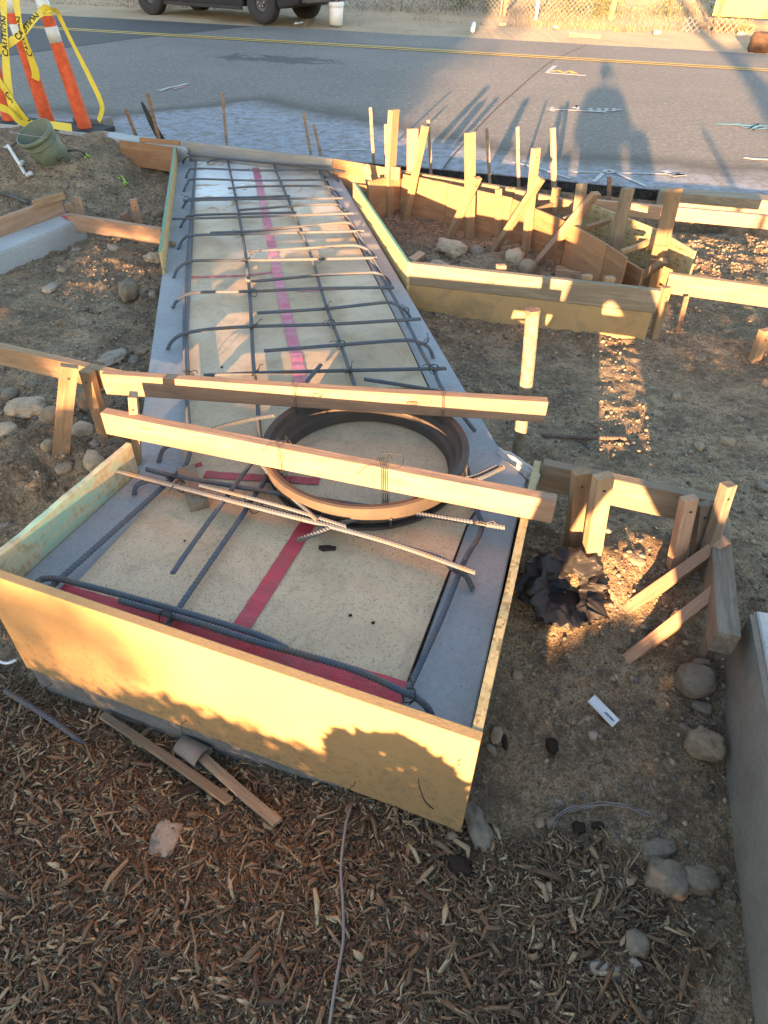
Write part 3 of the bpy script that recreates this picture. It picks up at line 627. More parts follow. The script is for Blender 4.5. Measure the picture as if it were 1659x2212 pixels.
def wrap(px, py, py2, label, n=2, px2=None):
    a = P(px, py, .211); fd = Vector((.2, -1, 0)).normalized()
    b = P(px, py, .21) + Vector((0, -.004, 0)); pts = []
    c = P(px, py, .21)
    for k in range(n):
        o_ = Vector((.006 * k, 0, 0)); pts += [c + o_ + Vector((-.012, .05, -.08)), c + o_ + Vector((-.01, .046, .004)), c + o_ + Vector((0, -.006, .003)), c + o_ + Vector((.004, -.007, -.09)), c + o_ + Vector((.008, -.002, -.15)), c + o_ + Vector((.010, .03, -.13))]
    pts += [c + Vector((.02, .04, .01)), c + Vector((.035, .01, .025)), c + Vector((.05, .0, .012))]
    return wire(pts, label)
wrap(633, 836, 0, 'black wire looped over the far beam, left of the pink tape')
wrap(955, 856, 0, 'black wire loop over the far beam at the ring right side')
wrap(600, 968, 0, 'black wire loop over the near beam at the ring left side')
wrap(823, 1010, 0, 'tangled bunch of wires over the middle of the near beam', 4)
wire([P(812, 992, .212), P(830, 980, .24), P(870, 985, .235), P(860, 1010, .225), P(800, 1005, .222), P(770, 1025, .22)], 'loose curl of wire on top of the near beam')
wire([P(565, 976, .214), P(585, 958, .225), P(620, 952, .22), P(603, 962, .213)], 'thin wire tail twisted on the near beam top')
# small wire ties on crossings: one group, each a thing
ties = [(403, 430), (510, 430), (626, 432), (535, 562), (547, 632), (690, 560), (703, 666), (716, 699), (550, 705), (736, 745), (552, 806), (753, 800), (937, 797), (408, 806), (920, 738), (876, 673), (833, 603), (373, 1030), (390, 1050), (552, 1094), (675, 1128), (990, 1228), (1036, 1133), (358, 1333), (885, 1503), (620, 1060), (516, 507), (650, 505)]
tl = lambda q: 'tiny wire tie knotted on a bar crossing of the rebar grid'
t0 = None
for k, (a, b) in enumerate(ties):
    c_ = P(a, b, .052)
    if t0 is None:
        pts = [Vector(q) for q in [(-.012, -.008, -.004), (-.003, -.013, .008), (.009, -.003, .012), (.010, .010, .0), (-.002, .012, -.012), (-.012, .0, -.006), (-.006, -.012, .010), (.012, .004, .012), (.02, .016, .018), (.028, .02, .012)]]
        me, _ = tube_me(pts, .0012, 5, .005, Vector((0, 0, 0)))
        t0 = link('wire_tie', me, M['wire']); o = t0
    else: o = t0.copy(); C.objects.link(o)
    o.scale = (1.5, 1.5, 1.3); o.location = c_; o.rotation_euler.z = random.uniform(0, 6.28); tag(o, tl(k), 'wire tie', 'wire ties on the rebar grid')
def WY(px, py, y):
    r = ray(px, py); return Vector((0, 0, HC)) + r * (y / r.y)
# ------------------------------------------------------------------ left side timber
form('form_board', P(-260, 690, .125), P(278, 815, .125), .088, .038, M['pine'], 'sunlit timber board at the left, running to the vault edge beside two stakes')
ST = 'stakes holding the form boards'
def screws(o, L, t_, ps=(.035,)):
    for q in ps:
        bm = bmesh.new(); bmesh.ops.create_cone(bm, cap_ends=True, segments=10, radius1=.0045, radius2=.0035, depth=.003); link('screw_head', bm_mesh(bm), M['wire'], o, Matrix.Translation((L - q, .004 * math.sin(L * 90), -t_ / 2 - .001)))
def stake(b, zb, t, w_, t_, mat, label, yaw=0., grp=ST, cat='stake', zt=None, sink=.12, nm='stake', slant=0, bev=.002):
    B = P(*b, zb); T = P(*t, zt) if zt is not None else UP(*t, B)
    d = (T - B).normalized(); o = stick(nm, B - d * sink, T, w_, t_, M[mat], label, cat, grp, yaw, slant=slant, bev=bev)
    if mat not in ('rust', 'rust_pale') and B.y < 5: screws(o, (T - B).length + sink, t_, (.045,) if B.y < 3 else (.05,))
    return o
stake((131, 1003), -.2, (150, 790), .062, .036, 'pine', 'thick sunlit stake in front of the left form board', .35)
stake((227, 933), -.15, (187, 800), .052, .034, 'pine', 'short sunlit stake leaning right against the left form board', -.3)
stake((297, 1008), -.02, (287, 852), .028, .05, 'pine', 'narrow stake at the far end of the green painted board', .2, sink=.02)
# far left corner: rust ply board, green edged board, 2x4 and short stakes
form('form_board', P(256, 303, .12), P(379, 319, .12), .19, .018, M['ply'], 'orange plywood board standing across the far left end of the vault')
A, B = P(379, 319, .13), P(348, 542, .13)
form('form_board', A, B, .18, .016, M['osb_edge'], 'green edged strand board along the far left side of the vault')
form('form_board', P(144, 463, .04), P(346, 495, .04), .10, .038, M['pink_pine'], 'short timber board between the kerb end and the green edged board')
stake((177, 470), -.1, (167, 426), .05, .025, 'pink_pine', 'taller pale stake behind the short left board', .3, sink=.06)
stake((163, 466), -.1, (145, 440), .045, .025, 'pink_pine', 'low leaning stake at the concrete curb end', .2, sink=.06)
stake((302, 486), -.1, (287, 430), .05, .03, 'pink_pine', 'pale leaning stake behind the short left board near the vault', .35, sink=.06)
stake((281, 482), -.1, (266, 461), .055, .03, 'pink_pine', 'low cut stake left of the leaning one by the vault', -.3, sink=.06)
form('form_board', P(-120, 514, .10), P(131, 427, .10), .105, .038, M['pink_pine'], 'pinkish plank standing on the left concrete curb')
stick('wood_scrap', P(72, 442, .118), P(138, 422, .118), .045, .016, M['pine'], 'small pale wood scrap lying on the pinkish plank end', 'wood scrap', None, 1.57)
# curb piece: tapered block
cb = [P(-120, 556, 0), P(-120, 585, 0), P(0, 546, 0), P(178, 471, 0), P(163, 462, 0), P(137, 462, 0), P(0, 512, 0)]
tag(link('concrete_curb', slab_poly(cb, -.26, 0, .01), M['conc_new']), 'pale concrete curb block at the left under the pinkish plank', 'concrete curb')
tag(link('paint_mark', slab_poly([P(131, 466, .003), P(150, 463, .003), P(173, 469, .003), P(160, 473, .003), P(146, 476, .003)], .0005, .002), M['tape']), kind='structure')

# ------------------------------------------------------------------ far forms along the road
form('form_board', P(388, 304, .14), P(718, 343, .14), .17, .03, M['grey_board'], 'long grey slurry stained board across the far end of the vault')
form('form_board', P(300, 297, .135), P(386, 305, .135), .15, .02, M['ply'], 'short plywood piece left of the grey far board')
form('form_board', P(719, 343, .14), P(866, 368, .14), .20, .02, M['ply'], 'sunlit orange plywood board at the far right corner of the vault')
form('form_board', P(868, 370, .12), P(1112, 408, .12), .10, .04, M['pine'], 'sunlit timber plank along the road behind the tall stakes, left length')
form('form_board', P(1112, 410, .12), P(1262, 440, .12), .10, .04, M['pine'], 'sunlit timber plank along the road behind the tall stakes, right length')
form('form_board', P(1264, 431, .12), P(1700, 470, .12), .085, .04, M['pink_pine'], 'long straight timber board beside the road edge at the far right')
tag(link('timber_strip', slab_poly([P(1423, 411, .0), P(1720, 433, .0), P(1720, 447, .0), P(1424, 421, .0)], -.12, .025, .004), M['grey_pine']), 'weathered lath lying along the broken asphalt edge at right', 'lath')
# front wall of the pit channel
G2 = 'plywood panels of the curved curb form'
def pan(a, b, h, th, mat, label, z=.12): return form('plywood_sheet', P(*a, z), P(*b, z), h, th, M[mat], label, 'form panel', G2)
pan((798, 392), (866, 376), .30, .018, 'ply', 'leftmost orange panel of the curved form behind the thick stake')
pan((868, 376), (966, 396), .31, .018, 'ply', 'orange panel right of the thick stake in the curved form')
pan((967, 397), (1106, 428), .32, .018, 'ply', 'orange panel in the middle of the curved form, behind the upright stake')
pan((1107, 430), (1226, 481), .33, .018, 'ply', 'orange panel where the curved form turns to the right')
pan((1228, 482), (1312, 530), .34, .018, 'ply', 'orange panel behind the wide stained stake')
pan((1313, 531), (1352, 557), .34, .018, 'ply', 'steep orange panel beside the low brace')
pan((1350, 562), (1388, 584), .22, .018, 'ply', 'last orange panel at the near right end of the curved form', .03)
pan((1262, 436), (1330, 461), .24, .016, 'osb', 'strand board panel at the back of the curved form, left length')
pan((1331, 461), (1424, 498), .26, .016, 'osb', 'strand board panel at the back of the curved form, behind the stained stake')
pan((1425, 499), (1500, 543), .27, .016, 'osb', 'strand board panel at the right end of the back form')
# front of the pit
A, B = P(881, 568, .115), P(1429, 629, .115)
form('form_board', A, B, .118, .038, M['grey_pine'], 'wide weathered board along the front of the stake pit, dappled with sun')
n_ = Vector((0, -1, 0)); cw = [A + Vector((-.0, -.004, 0)), B + Vector((.0, -.004, 0)), B + Vector((.02, .06, 0)), A + Vector((.02, .06, 0))]
form('form_board', A + Vector((.0, .006, -.121)), B + Vector((-.01, .006, -.121)), .17, .022, M['mdf_old'], 'lower particle board under the wide board of the stake pit', ragged=20)
form('form_board', P(762, 392, .12), P(880, 567, .12), .20, .018, M['osb_edge'], 'sunlit strand board with green edge along the far right side of the vault')
form('form_board', P(1446, 592, .12), P(1760, 634, .12), .105, .038, M['pine'], 'bright sunlit plank at the right edge of the picture')
stake((1413, 728), -.16, (1440, 620), .05, .03, 'pine', 'reddish stake at the joint of the pit board and the bright plank', .4)
stake((1466, 713), -.16, (1484, 640), .030, .008, 'rust', 'thin steel stake under the bright plank', .3, cat='steel stake')
stake((1484, 600), -.16, (1500, 548), .03, .03, 'pine', 'small stake at the right end of the back form', .3)
stake((1630, 775), -.16, (1655, 712), .06, .036, 'pine', 'stake cut by the right edge of the picture', .4)
# steel stakes
SG = 'rusty flat steel stakes along the road'
def steel(b, t, label, zb=0., w_=.026, mat='rust_pale', yaw=.15, sink=.15, **k): return stake(b, zb, t, w_, .006, mat, label, yaw, SG, 'steel stake', sink=sink, nm='steel_stake', bev=.001, **k)
steel((491, 318), (480, 197), 'rusty steel stake alone in front of the dusty road, left of centre')
steel((300, 306), (271, 237), 'steel stake leaning left beside the plywood piece', mat='rust', w_=.03)
steel((347, 312), (318, 201), 'rusty steel stake with black fabric behind it, far left', mat='rust', w_=.03)
steel((672, 334), (656, 243), 'taller of the two pale steel stakes behind the grey board')
steel((693, 336), (677, 268), 'shorter of the two pale steel stakes behind the grey board')
steel((808, 352), (800, 232), 'pale steel stake left of the thick timber stake')
steel((834, 356), (833, 268), 'pitted steel stake just behind the thick timber stake')
steel((930, 370), (925, 259), 'rusty steel stake behind the leaning timber stake')
steel((1058, 400), (1051, 277), 'rusty pitted steel stake right of the upright timber stake')
steel((1121, 404), (1118, 274), 'brown steel stake left of the leaning middle stake')
stake((1196, 404), 0., (1194, 276), .036, .03, 'grey_pine', 'pale squared stake standing alone by the road', .3, SG)
steel((1315, 436), (1316, 382), 'short dark steel stake by the long board', mat='rust', w_=.032)
tb = P(345, 312, 0.); me = mesh([Vector(q) for q in [(0, 0, .34), (.02, .01, .32), (.16, .02, .02), (.10, 0, 0), (.04, -.01, .16), (.0, .0, .30)]], [(0, 1, 2, 3, 4, 5)])
o = link('fabric_scrap', me, M['black_rubber'], None, Matrix.Translation(tb + Vector((-.10, 0, 0)))); md = o.modifiers.new('thick', 'SOLIDIFY'); md.thickness = .004
tag(o, 'black fabric scrap hanging from the far left steel stake', 'fabric scrap')
# timber stakes of the pit
TG = 'timber stakes and braces of the curved form'
def ts(b, t, label, w_=.045, t_=.036, mat='pine', yaw=.5, zb=-.15, zt=None, sink=.1, slant=0): return stake(b, zb, t, w_, t_, mat, label, yaw, TG, 'stake', zt, sink, slant=slant)
ts((840, 462), (851, 237), 'thick tall timber stake, tallest at the left of the pit', .088, .038, yaw=.95)
ts((888, 405), (891, 278), 'broad upright stake right of the thick one', .080, .036, yaw=.2, zb=-.0)
ts((878, 470), (919, 272), 'slim stake leaning right, crossing the upright ones', .045, .036, yaw=.6)
ts((1013, 506), (1015, 286), 'upright broad stake in the middle of the pit', .070, .036, yaw=.55)
ts((973, 509), (1032, 384), 'brace leaning right against the middle upright stake', .05, .036, yaw=.6, slant=.3)
ts((1077, 512), (1077, 408), 'short thin upright stake right of the middle one', .038, .03, yaw=.5)
ts((1135, 546), (1158, 320), 'tall pale stake leaning right, right of centre', .05, .036, yaw=.6)
ts((1066, 544), (1170, 385), 'long brace rising right to the tall pale stake', .045, .036, yaw=.6)
ts((1180, 522), (1203, 406), 'short bright stake beside the tall pale one', .05, .036, yaw=.55)
ts((1160, 571), (1288, 417), 'long pinkish brace lying steeply across the pit', .058, .036, 'pink_pine', yaw=.6, slant=.3)
ts((1236, 574), (1257, 396), 'greyish weathered stake behind the long pinkish brace', .062, .036, 'grey_pine', yaw=.5)
ts((1312, 592), (1357, 406), 'wide stained stake with a dark wet streak', .075, .038, 'grey_pine', yaw=.45)
ts((1407, 616), (1458, 408), 'biggest stake at the near right of the pit', .088, .04, 'pine', yaw=.5)
ts((1262, 608), (1339, 550), 'low pinkish brace running into the pit wall', .05, .036, 'pink_pine', yaw=.6, zt=.05, sink=.02)
ts((1353, 618), (1436, 563), 'low pale brace behind the biggest stake', .045, .036, 'pine', yaw=.6, zt=.06, sink=.02)
ts((813, 460), (788, 356), 'dark thin stake leaning left at the vault corner', .045, .03, 'pink_pine', yaw=.3)
SP = 'spreader sticks between the form panels'
for a, b, z, l_ in [((1264, 493), (1318, 476), .10, 'short orange spreader stick between the panels, by the wide stained stake'), ((1340, 546), (1398, 526), .10, 'pale spreader stick wedged in the channel left of the biggest stake'),
                    ((1160, 455), (1203, 440), .10, 'spreader stick behind the short bright stake'), ((1216, 476), (1270, 452), .10, 'spreader stick right of the short bright stake'), ((1383, 530), (1403, 520), .03, 'lowest spreader stick deep in the channel')]:
    stick('spreader', P(*a, z), P(*b, z), .035, .02, M['pine'], l_, 'spreader', SP, .4)
stick('wood_block', P(838, 372, .145), P(864, 376, .145), .09, .02, M['pine'], 'bright wood block nailed to the far right plywood corner', 'wood block', None, 0)
stick('wood_scrap', P(888, 563, -.09), P(912, 547, -.12), .05, .02, M['pink_pine'], 'small offcut in the near left corner of the pit', 'wood scrap', 'offcuts in the pit', .3)
stick('wood_scrap', P(1200, 590, -.12), P(1255, 597, -.11), .05, .02, M['pink_pine'], 'splintered offcut lying on the pit floor near the front board', 'wood scrap', 'offcuts in the pit', 0)
stick('wood_scrap', P(1205, 577, -.11), P(1262, 601, -.10), .04, .02, M['pink_pine'], 'pink offcut crossing the splintered one on the pit floor', 'wood scrap', 'offcuts in the pit', 0)
stick('wood_scrap', P(1100, 577, -.11), P(1136, 576, -.12), .03, .015, M['pine'], 'thin pale offcut beside the front board, left of the round lump', 'wood scrap', 'offcuts in the pit', 0)
for a, l_ in [((1083, 580), 'pale stake head just behind the front board, leftmost of three'), ((1269, 602), 'pale stake head just behind the front board, middle of three'), ((1318, 606), 'pale stake head just behind the front board, rightmost of three')]:
    p = P(a[0], a[1] - 8, .128); stick('stake', p - Vector((0, 0, .3)), p, .05, .035, M['pine'], l_, 'stake', 'stake heads behind the pit front board', .1)
wire([P(1065, 400, .2), P(1103, 408, .12), P(1130, 404, .14), P(1157, 395, .2)], 'wire drooping between two stakes by the road', r=.0014)
wire([P(928, 388, .24), P(960, 396, .24), P(992, 386, .24)], 'wire looped round the leaning stake left of the pit', r=.0014)
wire([P(1405, 560, .14), P(1435, 561, .14), P(1500, 552, .10)], 'wire running from the biggest stake to the back form end', r=.0014)
wire([P(1270, 420, .2), P(1316, 416, .2), P(1345, 412, .2)], 'wire tied from the short dark stake to the stained stake', r=.0014)

# round pole
stake((1121, 996), -.12, (1150, 671), .001, .001, 'rust', None, sink=0) if 0 else None
B = P(1121, 997, -.15); T = UP(1151, 672, B); po = T - B
pv = empty('steel_pole', B, 'dirty round steel pole standing in the dirt right of the vault', 'steel pole')
tube('pole_shaft', [Vector((0, 0, -.2)) , po * .5, po], .0245, M['rust_pale'], parent=pv, sides=20, step=.05)
bm = bmesh.new(); bmesh.ops.create_cone(bm, cap_ends=True, segments=20, radius1=.0265, radius2=.026, depth=.014); link('pole_cap', bm_mesh(bm), M['rust'], pv, Matrix.Translation(po) @ po.to_track_quat('Z', 'Y').to_matrix().to_4x4())

# ------------------------------------------------------------------ right hand form group
form('form_board', P(1172, 1003, .135), P(1553, 1085, .135), .105, .038, M['grey_pine'], 'weathered board running right from the near box, sunlit at its left')
RG = 'stakes of the right hand board'
def rs(b, zb, t, w_, t_, label, mat='pine', yaw=.3, zt=None, sink=.08, **k): return stake(b, zb, t, w_, t_, mat, label, yaw, RG, 'stake', zt, sink, **k)
rs((1240, 1156), -.07, (1256, 1018), .055, .04, 'bright sunlit stake nearest the vault, with a rounded top', yaw=.15)
rs((1273, 1238), -.16, (1304, 1027), .056, .036, 'long sunlit stake second from the vault', yaw=.25)
rs((1456, 1228), -.115, (1489, 1075), .048, .03, 'upright reddish stake third along the right board', 'pink_pine', yaw=.2)
rs((1502, 1222), -.115, (1523, 1087), .044, .03, 'short weathered stake beside the corner of the right board', 'old_wood', yaw=.2)
rs((1509, 1248), -.14, (1574, 1045), .036, .034, 'gnarled round stake leaning right at the board corner', 'old_wood', yaw=.4)
rs((1520, 1425), -.25, (1566, 1292), .036, .034, 'low gnarled stake beside the timber sleeper', 'old_wood', yaw=.4)
rs((1545, 1300), -.22, (1553, 1170), .055, .034, 'upright stake against the side of the timber sleeper', 'old_wood', yaw=.1)
def brace(a, za, b, zb, label):
    A, B = GP(*a), P(*b, zb); A = A + (A - B).normalized() * .02; return stick('brace', A, B, .040, .036, M['pink_pine'], label, 'brace', 'diagonal braces beside the sleeper', .5, slant=.4)
brace((1360, 1312), -.22, (1569, 1165), .03, 'far diagonal brace resting on the dirt and the timber sleeper')
brace((1364, 1418), -.25, (1566, 1262), .0, 'near diagonal brace resting on the dirt and the timber sleeper')
A, B = P(1602, 1376, .02), P(1572, 1085, .02)
d = (B - A); mw = frame(A, d, Vector((0, 0, 1))); bm = bmesh.new(); bbox(bm, 0, d.length, -.0, .062, -.085, 0, bev=.004)
tag(link('sleeper', bm_mesh(bm), M['old_wood'], None, mw), 'thick old timber sleeper end on, beside the concrete wall', 'timber sleeper')
# concrete wall at the lower right
w0, w1 = P(1616, 1325, .0), P(1656, 1530, .0); dirw = (P(1566, 1433, -.27) - P(1594, 2212, -.35)).normalized()
base_far, base_near = P(1562, 1440, -.3), P(1597, 2212, -.40)
n0 = base_near - (base_far - base_near).normalized() * 2.2
wl = mesh([Vector((base_far.x, base_far.y, -.6)), Vector((n0.x, n0.y, -.6)), Vector((n0.x + .05, n0.y, .02)), Vector((w0.x, w0.y, .02)),
           Vector((base_far.x + 1.8, base_far.y - .35, -.6)), Vector((n0.x + 1.8, n0.y, -.6)), Vector((n0.x + 1.8, n0.y, .02)), Vector((w0.x + 1.8, w0.y - .35, .02))],
          [(0, 1, 2, 3), (3, 2, 6, 7), (0, 3, 7, 4), (1, 5, 6, 2), (4, 7, 6, 5), (0, 4, 5, 1)])
bm = bmesh.new(); bm.from_mesh(wl); bmesh.ops.bevel(bm, geom=list(bm.edges), offset=.012, segments=3, affect='EDGES')
cwv = empty('concrete_wall', (base_far.x, base_far.y, -.3), 'rough concrete retaining wall at the lower right edge', 'concrete wall')
under(link('wall_body', bm_mesh(bm), M['conc_wall']), cwv)
under(link('wall_cap', slab_poly([w0 + Vector((.012, -.012, 0)), Vector((n0.x + .065, n0.y + .02, 0)), Vector((n0.x + 1.78, n0.y + .02, 0)), Vector((w0.x + 1.78, w0.y - .36, 0))], .018, .026, .003), M['conc_new']), cwv)

# ------------------------------------------------------------------ left far: bucket, pipes, string, delineators
bk_bot = P(132, 360, .05); bk_top = WY(84, 300, bk_bot.y - .10)
ax = (bk_top - bk_bot).normalized(); bkt = empty('bucket', bk_bot, 'green plastic bucket tipped over on the dirt mound', 'bucket')
q_ = ax.to_track_quat('Z', 'Y').to_matrix().to_4x4(); Lb = .30
link('bucket_body', lathe([(0.0, 0.0), (.108, .0), (.138, Lb), (.133, Lb), (.103, .008), (0., .008)], 40), M['bucket_green'], bkt, q_, True)
link('rim', lathe([(.136, Lb - .03), (.145, Lb - .028), (.146, Lb + .004), (.1325, Lb + .004), (.1325, Lb - .002), (.136, Lb - .004)], 40, True), M['bucket_green'], bkt, q_, True)
link('rim', lathe([(.129, Lb - .075), (.137, Lb - .074), (.137, Lb - .068), (.129, Lb - .067)], 40, True), M['bucket_green'], bkt, q_, True)
hp = [q_ @ Vector((.146 * math.cos(a), .146 * math.sin(a) * .9 - .05 * math.sin(a / 1.0) * 0, Lb - .02 - .12 * math.sin(a))) for a in np.linspace(math.pi, 2 * math.pi, 12)]
tube('handle', hp, .003, M['bright_wire'], parent=bkt, sides=6)
PV = empty('pvc_pipe', GP(55, 385, .01), 'white plastic pipe with three tee stubs on the left mound', 'pipe')
pts = [GP(20, 324, .03), GP(43, 360, .025), GP(62, 392, .025), GP(90, 434, .03)]
under(tube('pipe_run', [p for p in pts], .013, M['pvc'], None, None, sides=10), PV)
for a, b in [((45, 363), (52, 361)), ((62, 388), (70, 385)), ((74, 410), (80, 407)), ((22, 326), (14, 330))]:
    A, B = GP(*a, .028), GP(*b, .035); under(tube('tee', [A, B], .016, M['pvc'], sides=10, step=.02), PV)
tube('conduit', [GP(120, 288, 0.055), GP(160, 283, 0.075), GP(215, 292, 0.075), GP(195, 305, 0.055), GP(174, 314, 0.035)], .010, M['grey_pipe'], 'bent grey conduit behind the green bucket', 'conduit', 'grey conduits on the mound')
tube('conduit', [GP(84, 402, 0.055), GP(115, 384, 0.075), GP(143, 363, 0.085)], .012, M['grey_pipe'], 'straight grey conduit lying in front of the green bucket', 'conduit', 'grey conduits on the mound')
tube('conduit', [GP(0, 430, 0.045), GP(30, 438, 0.045), GP(64, 453, 0.045)], .012, M['grey_pipe'], 'dark conduit at the left edge behind the pinkish plank', 'conduit', 'grey conduits on the mound')
tube('conduit', [GP(150, 342, 0.055), GP(180, 343, 0.055), GP(200, 356, 0.025)], .009, M['grey_pipe'], 'short grey conduit right of the green bucket', 'conduit', 'grey conduits on the mound')
tube('conduit', [GP(30, 328, 0.045), GP(50, 315, 0.055), GP(62, 308, 0.055)], .009, M['grey_pipe'], 'thin conduit left of the green bucket', 'conduit', 'grey conduits on the mound')
sp = []
for k in range(60):
    t = k / 59; a = t * 34; cxp = 186 + 92 * t; cyp = 345 + 62 * t
    sp.append(GP(cxp + 9 * math.sin(a * 1.3) * (1 - abs(t - .4)), cyp + 6 * math.cos(a), .035 + .012 * math.sin(a * 2)))
tube('string_line', sp, .0055, M['string'], 'tangled lime green string on the mound right of the bucket', 'string', sides=5, step=.02)
# delineator posts
DG = 'orange delineator posts wrapped with caution tape'
def delineator(b, t, label, L=1.05):
    B = P(*b, .09); T = UP(*t, B); d = (T - B).normalized() ; root = empty('delineator_post', B, label, 'traffic post', DG)
    q = d.to_track_quat('Z', 'Y').to_matrix().to_4x4(); r0, r1 = .062, .046
    rr = lambda z: r0 + (r1 - r0) * z / L
    link('post_body', lathe([(0, 0), (rr(0), 0)] + [(rr(z), z) for z in np.linspace(.02, L, 14)] + [(r1 * .8, L + .02), (r1 * .5, L + .03), (0, L + .03)], 28), M['orange'], root, q, True)
    for z0, z1 in ((.66, .77), (.845, .955)):
        link('reflective_band', lathe([(rr(z0) + .0015, z0), (rr(z1) + .0015, z1), (rr(z1) - .002, z1), (rr(z0) - .002, z0)], 28, True), M['white_band'], root, q, True)
    for z0 in (.80, .815, 1.0): link('ridge', lathe([(rr(z0) - .001, z0 - .004), (rr(z0) + .004, z0), (rr(z0) - .001, z0 + .004)], 28), M['orange'], root, q, True)
    bm = bmesh.new(); bbox(bm, -.2, .2, -.17, .17, -.03, .012, bev=.012); link('rubber_base', bm_mesh(bm), M['black_rubber'], root, Matrix.Rotation(-.25, 4, 'Z') @ Matrix.Translation((0, 0, .0)))
    return root
delineator((185, 279), (90, 0), 'orange and white delineator post, right one of the pair')
delineator((107, 272), (17, 0), 'orange and white delineator post, left one of the pair')
delineator((22, 262), (-40, 60), 'orange delineator post half cut off by the left edge')
def ytape(pts, label, wd=.075, letters=True, tw=.35):
    sp = spline(pts, .03); o0 = sp[0].copy(); V = []; F = []; root = None
    n = len(sp)
    for k, p in enumerate(sp):
        t = (sp[min(n - 1, k + 1)] - sp[max(0, k - 1)]).normalized(); view = (p - Vector((0, 0, HC))).normalized()
        s = t.cross(Vector((.1, 1, -.1)).normalized()); s = s.normalized() if s.length > .1 else Vector((1, 0, 0))
        a = tw * math.sin(k * .25); s = Matrix.Rotation(a, 3, t) @ s
        V += [p - o0 + s * wd / 2, p - o0 - s * wd / 2]
    for k in range(n - 1): F.append((2 * k, 2 * k + 1, 2 * k + 3, 2 * k + 2))
    root = empty('caution_tape', o0, label, 'caution tape', 'yellow caution tape between the posts')
    link('tape_band', mesh(V, F), M['yellow_tape'], root)
    if letters:
        step_ = max(1, int(.56 / .03))
        for k in range(4, n - 14, step_):
            a, b = sp[k], sp[min(n - 1, k + 9)]; dx = (b - a)
            if dx.length < .1: continue
            fc = bpy.data.curves.new('lettering', 'FONT'); fc.body = 'CAUTION'; fc.size = .062; fc.extrude = .0; fc.offset = .0012
            if dx.x < 0: a, dx = b, -dx
            yv_ = Vector((0, 0, 1)) ; xv = dx.normalized(); nrm = Vector((0, -1, 0)); nrm = (nrm - xv * nrm.dot(xv)).normalized(); yv_ = nrm.cross(xv)
            tt = bpy.data.objects.new('lettering', fc); C.objects.link(tt); bpy.context.view_layer.update(); me_ = bpy.data.meshes.new_from_object(tt.evaluated_get(bpy.context.evaluated_depsgraph_get())); bpy.data.objects.remove(tt); to = link('lettering', me_, M['black_ink'])
            o_ = a - o0 + nrm * .006 - yv_ * .022; to.parent = root
            to.matrix_local = Matrix(((xv.x, yv_.x, nrm.x, o_.x), (xv.y, yv_.y, nrm.y, o_.y), (xv.z, yv_.z, nrm.z, o_.z), (0, 0, 0, 1)))
    return root
YD = 6.62
ytape([WY(122, 22, YD - .02), WY(150, 80, YD), WY(195, 170, YD + .02), WY(220, 228, YD + .05), WY(213, 262, YD + .1)], 'caution tape falling right from the top of the right post', .04, False)
ytape([WY(112, 24, YD - .06), WY(84, 30, YD - .07), WY(50, 70, YD - .07), WY(10, 100, YD - .07), WY(-20, 118, YD - .07)], 'caution tape slung between the two orange posts', .055)
ytape([WY(33, -5, YD - .08), WY(45, 60, YD - .08), WY(75, 150, YD), WY(76, 172, YD + .02)], 'caution tape hanging in a strip between the two posts', .06)
ytape([WY(6, -5, YD - .07), WY(10, 60, YD - .07), WY(14, 150, YD - .08), WY(24, 225, YD - .1), WY(40, 258, YD - .1)], 'caution tape strip hanging down at the far left', .06)
ytape([WY(-10, 165, YD - .1), WY(15, 200, YD - .1), WY(45, 245, YD - .1), WY(68, 268, YD - .08), WY(110, 270, YD - .08), WY(155, 276, YD - .1)], 'caution tape trailing along the ground at the post feet', .06, tw=.3)
ytape([WY(-10, 228, YD - .14), WY(20, 240, YD - .14), WY(40, 262, YD - .14), WY(70, 272, YD - .12)], 'slack caution tape low at the left edge', .06)
ytape([WY(86, 24, YD - .09), WY(100, 14, YD - .1), WY(112, 22, YD - .11), WY(96, 26, YD - .1), WY(118, 20, YD - .1), WY(126, 30, YD - .08)], 'knot of caution tape tied round the right post', .035, False, .8)
blk = P(205, 278, .04); bm = bmesh.new(); bbox(bm, -.16, .16, -.09, .09, -.03, .10, bev=.015); tag(link('ballast_block', bm_mesh(bm), M['conc_dark'], None, Matrix.Translation(blk) @ Matrix.Rotation(-.2, 4, 'Z')), 'grey ballast block at the foot of the right post', 'ballast block')
def blob(name, c, size, seed, mat, label, cat, group=None, sub=3, amp=.28, rot=0., f=1.6, flat=True):
    bm = bmesh.new(); bmesh.ops.create_icosphere(bm, subdivisions=sub, radius=1)
    o_ = Vector((seed * 7.3, seed * 3.1, seed * 1.7))
    for v in bm.verts:
        n1 = mnoise.noise(v.co * f + o_); n2 = mnoise.noise(v.co * f * 2.7 + o_); v.co *= 1 + amp * n1 + amp * .35 * n2 + amp * .32 * mnoise.noise(v.co * f * 6 + o_)
        if flat: v.co = Vector((max(-.82, min(.82, v.co.x)), v.co.y, max(-.8, min(.85, v.co.z))))
        v.co = Vector((v.co.x * size[0], v.co.y * size[1], v.co.z * size[2]))
    o = link(name, bm_mesh(bm), mat, None, Matrix.Translation(c) @ Matrix.Rotation(rot, 4, 'Z'), True); return tag(o, label, cat, group)
blob('sandbag', GP(8, 285, .10), (.22, .15, .12), 3, M['sandbag'], 'lumpy grey sandbag at the left edge below the posts', 'sandbag', sub=4, amp=.15, flat=False)
